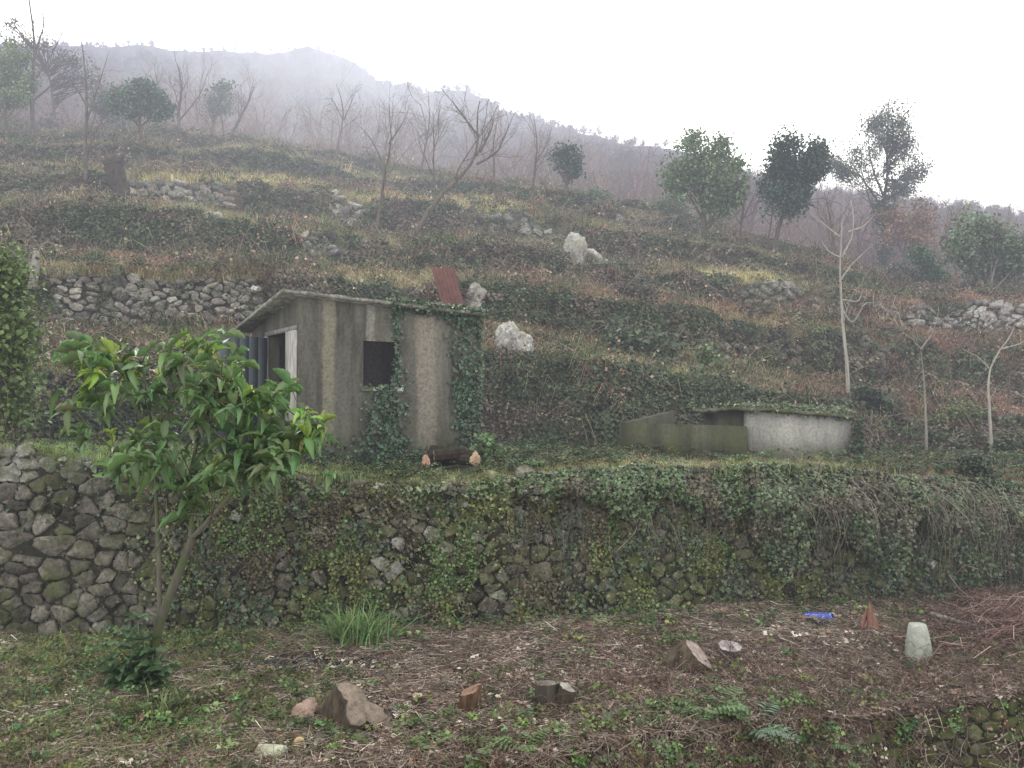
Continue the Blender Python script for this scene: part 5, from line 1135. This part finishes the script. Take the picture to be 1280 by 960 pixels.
# extra whorls to fill the crown
CB = [(250, 510, 110, 62), (335, 545, 66, 42), (140, 470, 60, 45), (230, 440, 120, 26), (310, 578, 60, 24), (378, 535, 38, 22), (185, 560, 60, 40), (110, 445, 40, 28), (330, 500, 50, 26)]
for i in range(115):
    b = CB[r.integers(len(CB))]; q = nrm(r.normal(size=3))*r.random()**.4; WH.append((at(b[0]+q[0]*b[2], b[1]-q[2]*b[3], TDp+q[1]*.9), nrm(q+np.array([0, -.3, .7]))))
tw = MB(); ml = MB()
allL = np.vstack(LBW)
for i, (c, dl) in enumerate(WH):
    u_, v_ = proj(c)
    if u_ > 428 or u_ < 70 or (v_ > 612 and r.random() < .8): continue
    if i >= len(WH)-115:
        a = allL[np.argmin(np.linalg.norm(allL-c, axis=1))]; tw.tube(resample(np.array([a, (a+c)/2+[0, 0, -.04], c]), 6), np.linspace(.009, .004, 6), 4, np.ones(3)*1.3)
    n = r.integers(5, 9); young = r.random() < (.12 if v_ > 470 else .4) ; base = np.array((.095, .16, .06)) if not young else np.array((.21, .29, .06))
    a = nrm(np.cross(dl, [.3, .2, 1.])); b = np.cross(dl, a)
    for k in range(n):
        ph = k*2.4+r.random()*.5; out = nrm((a*math.cos(ph)+b*math.sin(ph))*1.0+dl*(.25+.4*r.random())+np.array([0, 0, -.12])); nn_ = nrm(np.array([0, 0, 1.])+dl*.4+r.normal(size=3)*.34); out = nrm(out+r.normal(size=3)*.28)
        add_leaves(ml, [c-dl*.17*r.random()], [nn_], [out], (.12+.17*r.random())*(.75 if young else 1), base*(.6+.8*r.random())*(1+.1*r.normal(size=3)), ('lance', 'lance2', 'lance3', 'lance4')[r.integers(4)], .30+.1*r.random())
obj('twigs', tw, M['bark_moss'], sap)
obj('leaves', ml, M['gloss'], sap)
# sucker shoots at its base
sh = thing('leafy_shoots', 'leafy shoots crowding the base of the broad leaved tree', 'plant', tb_)
mls = MB(); mss = MB()
for (uu, vt, v0) in [(160, 790, 880), (192, 815, 880), (145, 835, 885), (170, 825, 880), (205, 838, 885), (140, 862, 895), (180, 835, 885), (165, 840, 880), (150, 855, 885), (180, 800, 870), (172, 775, 870), (160, 868, 892), (185, 858, 888), (196, 842, 880), (132, 808, 862), (176, 880, 900), (150, 880, 900), (205, 890, 905)]:
    c = at(uu, vt, TDp-.15); b0 = at(uu*.4+.6*178, v0, TDp-.1); b0[2] = tb_[2]-.03; mss.tube(resample(np.array([b0, (b0+c)/2+r.normal(size=3)*.03, c]), 6), np.linspace(.010, .005, 6), 4, (.18, .17, .11))
    for q in np.linspace(.25, 1, 4):
        cc = b0+(c-b0)*q
        for k in range(5):
            ph = k*1.25+r.random(); out = nrm([math.cos(ph), math.sin(ph), .15+.3*r.random()])
            add_leaves(mls, [cc], [nrm(np.array([0, 0, 1.])+r.normal(size=3)*.3)], [out], .14+.10*r.random(), np.array((.075, .13, .06))*(.6+.8*r.random()), 'lance', .5)
obj('shoots', mss, M['stem'], sh); obj('leaves', mls, M['gloss'], sh)
# a few shoots on the trunk
# ------------------------------------------------------------------ stumps, logs, post, can
cut = Mat('cut_wood', .85); tc = cut.N.new('ShaderNodeTexCoord'); 
wv = cut.N.new('ShaderNodeTexWave'); wv.wave_type = 'RINGS'; wv.rings_direction = 'SPHERICAL'; wv.inputs['Scale'].default_value = 9; wv.inputs['Distortion'].default_value = 9; wv.inputs['Detail'].default_value = 3
cut.K(tc.outputs['Object'], wv.inputs['Vector']); cn = cut.noise(cut.pos(), 9, 6, .7)
cc_ = cut.mix(1., cut.attr(), cut.ramp(wv.outputs['Fac'], [(0., .9), (1., 1.05)]), 'MULTIPLY'); cc_ = cut.mix(1., cc_, cut.ramp(cn, [(.3, .35), (.5, .9), (.68, 1.35)]), 'MULTIPLY'); cut.col(cc_); M['cut'] = cut.m
def stump(label, base, axis, rad, length, seed, topc=(.32, .24, .19), barkc=(1., 1., 1.), name='tree_stump', mat='bark', flare=.35, rough=.12, slant=.0, both=False, el=1., cat='stump'):
    r = np.random.default_rng(seed); axis = nrm(np.array(axis, float)); base = np.array(base, float); n = 52; ridg = 1+.045*r.normal(size=n)*(rad > .08)
    a = nrm(np.cross(axis, [.2, 1, .1])); b = np.cross(axis, a); th_ = np.arange(n)*2*np.pi/n
    prof = 1+rough*np.interp(th_, np.linspace(0, 2*np.pi, 9), np.append(q := r.normal(size=8), q[0])); lv = [(-.15, 1+flare), (.15, 1+flare*.35), (.5, 1.03), (.8, .98), (1., .95)]
    V = []; 
    for (t, k) in lv:
        sl_ = slant*np.cos(th_)*max(0, t-.2)
        V.append(base+axis*length*t+rad*k*(prof*ridg*(1+r.normal(size=n)*.012))[:, None]*(np.cos(th_)[:, None]*a*el+np.sin(th_)[:, None]*b)+axis*sl_[:, None])
    t_ = thing(name, label, cat, base); m1 = MB(); V_ = np.vstack(V); Q = [[l*n+i, l*n+(i+1) % n, (l+1)*n+(i+1) % n, (l+1)*n+i] for l in range(4) for i in range(n)]
    m1.add(V_, Q, None, barkc); obj('bark', m1, M[mat], t_)
    def capp(ring, out):
        c0 = ring.mean(0); m2 = MB(); VV_ = np.vstack([ring, c0+(ring-c0)*.93+out*.003, c0+(ring-c0)*.5+out*.006+r.normal(size=(n, 3))*.003, c0+out*.005]); 
        Q2 = [[l*n+i, l*n+(i+1) % n, (l+1)*n+(i+1) % n, (l+1)*n+i] for l in range(2) for i in range(n)]; m2.add(VV_, Q2, [[2*n+i, 2*n+(i+1) % n, 3*n] for i in range(n)], np.vstack([np.tile(np.array(topc)*.5, (n, 1)), np.tile(topc, (2*n+1, 1))]))
        o = obj('cut_face', m2, M['cut'], t_); 
        o.data.transform(__import__('mathutils').Matrix.Translation(-Vector([float(x) for x in (c0-base)]))); o.location = Vector([float(x) for x in (c0-base)])
    capp(V[-1], axis)
    if both: capp(V[0][::-1], -axis)
    return t_
def H(u, v, up=0.): q = hit(u, v); q[2] += up+.04; return q
stump('big stump with broad sloping sawn face, left of centre', H(447, 912, .0), (.30, -.42, .85), .215, .25, 1, (.20, .16, .13), slant=.13, rough=.48, el=1.2, barkc=(.75, .7, .65))
stump('dark twin trunked stump in the centre foreground', H(684, 893), (-.05, 0, 1), .10, .26, 2, (.16, .14, .12), (.55, .55, .55))
stump('paler right stem joined to the dark twin stump', H(702, 893, 0), (.25, -.15, 1), .085, .25, 3, (.28, .26, .23), (.6, .6, .55), slant=.02)
stump('split reddish stump between big stump and dark twin stump', H(584, 899), (.1, -.2, 1), .11, .27, 4, (.26, .16, .12), (1.1, .8, .65), slant=-.08, rough=.25)
stump('tilted log round with its sawn face turned up to the right', H(852, 848, .06), (.60, -.22, .62), .20, .27, 5, (.27, .22, .20), (.8, .75, .65), name='log_round', flare=.05, both=True, cat='log')
stump('low flat topped stump with pale grey sawn face right of the tilted round', H(911, 828, .02), (.1, -.3, 1), .15, .13, 6, (.36, .31, .31), (.9, .9, .9), flare=0.)
stump('small pinkish cut stump left of the big stump', H(381, 905), (.1, -.55, .8), .12, .15, 7, (.28, .20, .165), (1.1, .9, .8), rough=.3)
stump('small narrow stump just right of the big one', H(519, 895), (.1, -.2, 1), .055, .17, 8, (.36, .27, .22), (.8, .7, .6))
# short lying log pieces at the bottom
def log(label, u, v, du, dv, rad, L, seed, topc, barkc=(1, 1, 1), mat='bark', name='log_piece'):
    b = H(u, v, rad*.75); ax = nrm(np.array([du, dv, .05])); return stump(label, b-ax*L*.5, ax, rad, L, seed, topc, barkc, name=name, mat=mat, flare=0., both=True, cat='log')
log('grey green lichen covered log piece at the bottom edge', 342, 955, .95, -.25, .065, .22, 11, (.30, .30, .25), (1.6, 1.7, 1.5), 'greybark')
log('short yellowish split log piece beside the lichen covered log', 371, 940, .35, -.8, .055, .14, 12, (.50, .38, .22), (1, .8, .6))
log('small grey log piece right of the yellowish one', 400, 940, .2, -.9, .06, .14, 13, (.26, .22, .18))
# logs lying under the shed
GL = 'sawn logs in a heap under the shed wall'
for i, (u, v, ax, rd, L, lab, tcx) in enumerate([(532, 588, (.62, .75, .05), .10, .9, 'sawn log with pinkish cut end at the left of the heap under the shed', (.55, .33, .25)), (594, 590, (-.7, .7, .06), .115, .85, 'dark barked log with tan round cut end at the right of the heap', (.50, .36, .25)),
        (560, 583, (1, .15, .1), .085, .42, 'dark log lying on top across the heap under the shed', (.35, .25, .2))]):
    D_ = 13.7-.1*i; b = at(u, v-10-(8 if i == 2 else 0), D_); b[2] = ground_z(b[0], b[1])+rd*.9+(.20 if i == 2 else .08); axn = nrm(np.array(ax)); 
    if i == 0: st = b+axn*.0; s_ax = axn; base = st+axn*L; s_ax = -axn
    elif i == 1: base = b+axn*L; s_ax = -axn; base = b+axn*L
    else: base = b-axn*L/2+np.array([.05, .22, 0]); s_ax = axn
    stump(lab, base, s_ax, rd, L, 20+i, tcx, (.35, .33, .3), name='log', flare=0., both=True, cat='log')
    
# jagged reddish stump
h = H(1086, 795); t_ = thing('broken_stump', 'jagged reddish broken stump left of the concrete post', 'stump', h); mb = MB(); r = np.random.default_rng(3)
for i in range(11):
    a = i/11*6.28; o_ = np.array([math.cos(a), math.sin(a)*.8, 0])*.085; hh = .17+.26*r.random()*(1 if i in (1, 2, 3, 7, 8) else .5)
    mb.tube([h+o_*1.7+[0, 0, -.05], h+o_*1.1+[0, 0, hh*.4], h+o_*.75+[r.normal()*.01, 0, hh*.8], h+o_*.6+[r.normal()*.02, 0, hh*1.05]], [.045, .036, .024, .003], 6, np.array([1., 1, 1])*(.7+.5*r.random()))
rb = mat_bark('red_split_wood', (.13, .06, .045), (.32, .17, .13), (30, 30, 4)); obj('splinters', mb, rb, t_)
# concrete post
h = H(1149, 832); mb = MB(); V = []; cp = Mat('cast_concrete', .9); n_ = cp.noise(cp.pos(), 16, 7, .7); cp.col(cp.mix(cp.ramp(cp.noise(cp.pos(), 3, 4), [(.45, 0.), (.7, .6)]), cp.ramp(n_, [(.3, (.24, .25, .22)), (.65, (.42, .43, .39))]), (.14, .16, .10))); cp.bump(n_, .4, .01)
S8 = []
lev = [(-.12, .175), (.05, .17), (.25, .145), (.40, .118), (.455, .105), (.47, .09)]
for z_, w_ in lev:
    k = .25
    for (a, b) in ((-1, -k), (-1+k*.0+.3, -1), (1-.3, -1), (1, -k), (1, k), (.7, 1), (-.7, 1), (-1, k)): V.append(h+np.array([a*w_*1., b*w_*.85, z_])+[.035*(.47-z_)*0-.04*z_*.8, 0, 0])
Q = [[l*8+i, l*8+(i+1) % 8, (l+1)*8+(i+1) % 8, (l+1)*8+i] for l in range(5) for i in range(8)]; V.append(h+np.array([-.04*.47*.8, 0, .472]))
mb.add(V, Q, [[40+i, 40+(i+1) % 8, 48] for i in range(8)]); o = obj('concrete_post', mb, cp.m, smooth=False, origin=h); tag(o, 'short tapering concrete post standing in the brush at right', 'post')
# plank
h = H(1119, 843, .03); mb = MB(); e = nrm(np.array([.9, -.5, -.05])); mb.box(h-e*.2, e*.40, rot2(e)*.11, [0, 0, .035], (.9, .85, .8)); pk = mat_bark('weathered_board', (.2, .18, .16), (.38, .35, .32), (6, 30, 30))
o = obj('board', mb, pk, smooth=False, origin=h); tag(o, 'short grey weathered board lying in front of the concrete post', 'board')
h = H(1158, 870, .03); mb = MB(); mb.tube([h+[-.18, .02, 0], h+[0, 0, .01], h+[.17, .03, .03]], [.012, .011, .006], 6, (1, 1, 1), True); o = obj('stick', mb, mat_bark('fresh_wood', (.35, .2, .12), (.55, .36, .22)), origin=h); tag(o, 'pale orange freshly broken stick below the concrete post', 'stick')
# blue can with pale lettering bands
h = H(1022, 784, .09); t_ = thing('blue_can', 'dented blue can lying on its side near the wall foot', 'can', h); ax = nrm(np.array([.97, -.22, .02])); rd = .062; L = .36
lvls = [(-.5, .75), (-.47, 1.), (-.2, 1.02), (0, .97), (.15, 1.), (.42, 1.), (.47, .97), (.5, .7)]
mb = MB(); mb.tube([h+ax*L*t for t, k in lvls], [rd*k for t, k in lvls], 20, (1, 1, 1), True)
bc = Mat('blue_print', .4, .5); n_ = bc.noise(bc.pos((30, 30, 60)), 1.2, 2); bc.col(bc.mix(bc.ramp(n_, [(.6, 0.), (.62, 1.)]), (.035, .06, .30), (.35, .42, .6))); obj('body', mb, bc.m, t_)
mb = MB(); mb.tube([h+ax*(L*.5-.001), h+ax*(L*.5+.025)], [rd*.62, rd*.6], 16, (1, 1, 1), True); mb.tube([h+ax*(L*.5+.025), h+ax*(L*.5+.04)], [rd*.35, rd*.3], 12, (1, 1, 1), True); c2 = Mat('dark_blue_plastic', .5); c2.col((.02, .025, .12)); obj('cap', mb, c2.m, t_)
# litter in paper white
wm = Mat('pale_scrap', .8); wm.col(wm.mix(.3, (.55, .55, .52), wm.attr(), 'MULTIPLY')); 
for i, (u, v, s, lab) in enumerate([(633, 884, .05, 'crumpled white scrap between split stump and dark twin stump'), (948, 783, .06, 'pale torn scrap in the grass left of the blue can'), (168, 808, .04, 'small white scrap in the grass left of the leafy sapling'), (1010, 790, .03, 'tiny white pebble just below the blue can')]):
    V, T = lump(30+i); h = H(u, v, s*.3); mb = MB(); mb.add(V*[s*1.4, s, s*.5]+h, None, T, (1, 1, 1)); o = obj('scrap' if i < 3 else 'pebble', mb, wm.m, origin=h); tag(o, lab, 'scrap' if i < 3 else 'stone')
for i, (u, v, s, lab) in enumerate([(455, 930, .17, 'flat stone half buried in front of the big stump'), (472, 958, .15, 'pale flat stone at the very bottom edge, left of centre'), (300, 915, .12, 'pinkish broken tile piece in the grass right of the sapling'), (320, 940, .14, 'mossy stone behind the lichen covered log')]):
    V, T = lump(40+i); h = H(u, v, .02); mb = MB(); mb.add(V*[s, s*.7, s*.35]+h, None, T, [(.25, .22, .2), (.3, .29, .27), (.33, .2, .17), (.12, .14, .06)][i]); o = obj('stone', mb, M['rock'], origin=h); tag(o, lab, 'stone')

for i, (u, v, s, cc, lab) in enumerate([(420, 930, .07, (.3, .24, .2), 'small grey brown chunk in front of the big stump, left'), (498, 915, .08, (.26, .2, .17), 'brown bark chunk just right of the big stump'), (350, 925, .07, (.34, .30, .25), 'pale chunk above the lichen covered log'), (545, 905, .06, (.42, .36, .3), 'pale split wood chunk between small stump and split stump'), (300, 905, .06, (.36, .22, .18), 'pink broken chunk behind the pinkish tile'), (660, 905, .06, (.2, .18, .16), 'dark chunk left of the twin stump foot'), (760, 850, .06, (.4, .35, .3), 'pale wood chunk left of the tilted log round'), (985, 800, .05, (.38, .35, .32), 'pale chip pile left below the blue can')]):
    V, T = lump(70+i, flat=.45); V = np.sign(V)*np.abs(V)**.7; h = H(u, v, s*.2); mb = MB(); mb.add(V*[s*1.5, s*.9, s]+h, None, T, cc); o = obj('chunk', mb, M['cut'], smooth=False, origin=h); tag(o, lab, 'wood chunk')
# brushwood heap on the right
h = H(1245, 800); t_ = thing('brushwood_heap', 'tangled heap of reddish brown cut brushwood at the right edge', 'brushwood', h); mb = MB(); r = np.random.default_rng(8)
for i in range(1500):
    c = at(1250+r.normal()*45, 0, h[1]+.2+r.normal()*.5); c[2] = h[2]+abs(r.normal())*.20*math.exp(-((c[0]-h[0]-.1)/.6)**2)+.02; a = r.random()*6.28 if r.random() < .5 else r.normal()*.5+.3
    d = np.array([math.cos(a), math.sin(a)*.7, r.normal()*.3]); L = .2+.5*r.random(); cv = r.normal(size=3)*.08
    mb.tube([c-d*L/2, c+cv*.7+[0, 0, .03], c+d*L/2], [.006, .005, .0025], 3, np.array([(.20, .125, .11), (.14, .09, .08), (.3, .22, .19)][r.integers(3)])*(.6+.8*r.random()))
obj('stems', mb, M['stem'], t_)
mb = MB(); g0 = H(1200, 800, .12); mb.tube(resample(np.array([g0+[-.25, .3, .12], g0+[.1, 0, .03], g0+[.45, -.25, 0]]), 8), np.linspace(.03, .035, 8), 8, (1, 1, 1), True)
o = obj('fallen_branch', mb, M['greybark'], origin=g0); tag(o, 'thick grey cut branch leaning in the brushwood right of the post', 'branch')
# long bent sticks over the debris
for i, (pp, rd, lab) in enumerate([([(690, 800), (740, 806), (790, 812)], .010, 'long dark stick lying at the wall foot in the centre'), ([(730, 915), (765, 930), (800, 925)], .022, 'thick brown stick on the bank at the bottom centre'), ([(940, 770), (975, 740), (1000, 700)], .007, 'thin grey stick leaning against the wall above the blue can'), ([(770, 690), (800, 660), (786, 640)], .006, 'curved pale vine stick on the wall right of centre'), ([(1215, 790), (1190, 775), (1165, 765)], .012, 'dead branch sticking out of the brushwood heap')]):
    b = [H(u, v, .02) if v > 745 or i != 3 else at(u, v, 12.4) for u, v in pp]
    if i == 2: b = [at(u, v, 13.0-.1*k) for k, (u, v) in enumerate([(945, 762), (985, 728), (1002, 700)])]
    mb = MB(); mb.tube(resample(np.array(b), 9), np.linspace(rd, rd*.5, 9), 5, (1.2, 1.1, 1.), True); o = obj('stick', mb, M['bark' if i in (0, 1) else 'greybark'], origin=b[0]); tag(o, lab, 'stick')

# ------------------------------------------------------------------ boulders and odd things on the slope
def boulder(label, u, v, lumps, seed, col=(.35, .343, .32), name='boulder', mat='rock', cat='rock', hollow=None):
    import bmesh
    h = hit(u, v); px = h[1]/F; mb = MB()
    for i, (du, dv, ru, rv, tilt) in enumerate(lumps):
        bm = bmesh.new(); bmesh.ops.create_icosphere(bm, subdivisions=4, radius=1); V = []; o_ = Vector((seed*2.3+i, i*1.9, seed))
        for vv in bm.verts:
            k = 1+.34*mnoise.noise(vv.co*1.2+o_)+.20*(abs(mnoise.noise(vv.co*2.6+o_))-.2)+.10*mnoise.noise(vv.co*6+o_)
            q = vv.co*k; x_, z_ = q.x*ru, q.z*rv; V.append([(x_*math.cos(tilt)-z_*math.sin(tilt)+du)*px, q.y*min(ru, rv)*px*.8, (x_*math.sin(tilt)+z_*math.cos(tilt)-dv)*px])
        T = [[q.index for q in f.verts] for f in bm.faces]; bm.free(); V = np.array(V); cl = np.tile(col, (len(V), 1))
        if hollow is not None:
            dd = ((V[:, 0]/px-hollow[0])/hollow[2])**2+((V[:, 2]/px+hollow[1])/hollow[3])**2; k = np.exp(-dd**2)*(V[:, 1] < 0); V[:, 1] += k*.25; cl = cl*(1-.85*k[:, None])
        mb.add(V+h, None, T, cl)
    o = obj(name, mb, M[mat], origin=h); return tag(o, label, cat)
boulder('tall pointed white limestone boulder with dark hollow on the middle slope', 728, 335, [(-8, -20, 14, 24, .1), (10, -10, 14, 14, -.3), (28, -3, 10, 7, -.4)], 1, hollow=(9, -7, 7, 10))
boulder('leaning pale limestone boulder just right of the shed', 643, 450, [(-6, -22, 15, 26, .3), (8, -14, 14, 20, -.2)], 2, (.36, .35, .325))
boulder('rounded pale stone standing on the slope above the shed ivy', 596, 392, [(0, -22, 12, 13, 0), (0, -8, 14, 14, 0)], 3, (.25, .235, .215))
boulder('small white rounded stone above the shed roof, left of the leaning trunk', 455, 310, [(0, -4, 10, 7, 0)], 4)
boulder('white flat stones right behind the shed roof ridge', 425, 349, [(-6, -3, 7, 5, 0), (5, -2, 6, 4, 0)], 5)
boulder('pale broken rock in the wall face on the upper left slope', 264, 277, [(0, -4, 14, 8, .2)], 6, (.3, .29, .26))
boulder('small white stone on the slope far above the tank', 1046, 470, [(0, -3, 8, 4, 0)], 7)
boulder('low white stone on the brown bank left of the small bare shrub', 850, 476, [(0, -2, 8, 4, 0)], 8)
boulder('second low white stone further left on the same brown bank', 806, 470, [(0, -2, 7, 3, 0)], 9)
boulder('pale flat slab left of the big shed behind the leafy shrub', 70, 545, [(0, -10, 22, 12, .1)], 10, (.2, .19, .17))
boulder('white stone at the upper right corner of the left dry wall', 318, 368, [(0, -4, 6, 4, 0)], 11, (.6, .6, .58))
boulder('grey stones by the leaning tree foot', 492, 312, [(0, -3, 9, 5, 0)], 12, (.36, .35, .33))
boulder('pair of pale stones in the brambles near the right edge sapling', 1266, 500, [(-6, -3, 7, 3, 0), (8, -2, 7, 3, 0)], 13, (.5, .46, .43))
# leaning rusty sheet
h = hit(572, 400); h[1] -= .3; px = h[1]/F; mb = MB(); nx_ = 25
e = nrm(np.array([.92, .35, 0])); up = nrm(np.array([-.28, -.05, 1.])); W_, H_ = 30*px, 66*px; V = []
for j, hh in enumerate((-.1, .35, .7, 1.)):
    for i in range(nx_): q = i/(nx_-1); V.append(h+e*(q-.5)*W_+up*(H_*hh)+np.cross(e, up)*(.018*math.sin(q*math.pi*12)))
mb.add(V, [[j*nx_+i, j*nx_+i+1, (j+1)*nx_+i+1, (j+1)*nx_+i] for j in range(3) for i in range(nx_-1)])
rm = Mat('rusty_red_sheet', .85); rn = rm.noise(rm.pos(), 5, 6, .7); rm.col(rm.ramp(rn, [(.3, (.09, .04, .034)), (.6, (.15, .07, .06)), (.8, (.17, .12, .10))])); rs = obj('metal_sheet', mb, rm.m, origin=h)
so_ = rs.modifiers.new('thick', 'SOLIDIFY'); so_.thickness = .004; tag(rs, 'reddish rusty corrugated sheet leaning on the slope above the shed', 'sheet')
# dark rotten stump and leaning post, upper left
def stub(label, pts, rad, seed, mat, name, cat, c=(1, 1, 1)):
    h = hit(*pts[0]); P_ = resample(px_path(pts, h[1]), 9); r = np.random.default_rng(seed); P_[0][2] = h[2]-.1; mb = MB(); mb.tube(P_+r.normal(size=P_.shape)*rad*.15, rad*np.array([1.3, 1.1, 1, .95, 1.05, .9, 1.05, .9, .6]), 9, c, True)
    if name == 'rotten_stump':
        for (a, b) in ((-12, -28), (10, -32), (-16, -12), (12, -14)): mb.tube(resample(np.array([P_[5], P_[7]+np.array([a, 0, 0])*h[1]/F*.6, P_[7]+np.array([a, 0, -b*.35])*h[1]/F]), 5), [rad*.5, rad*.4, rad*.35, rad*.3, rad*.1], 6, c, True)
    o = obj(name, mb, M[mat], origin=h); tag(o, label, cat)
stub('dark rotten leaning stump on the upper left terrace', [(156, 250), (148, 232), (143, 214), (144, 198)], .33, 1, 'bark', 'rotten_stump', 'stump', (.5, .48, .5))
stub('weathered grey stake leaning at the left end of the dry wall', [(34, 398), (40, 372), (43, 345), (46, 315)], .09, 2, 'greybark', 'wooden_stake', 'stake', (.9, .9, .95))
# colour specks: orange leaves
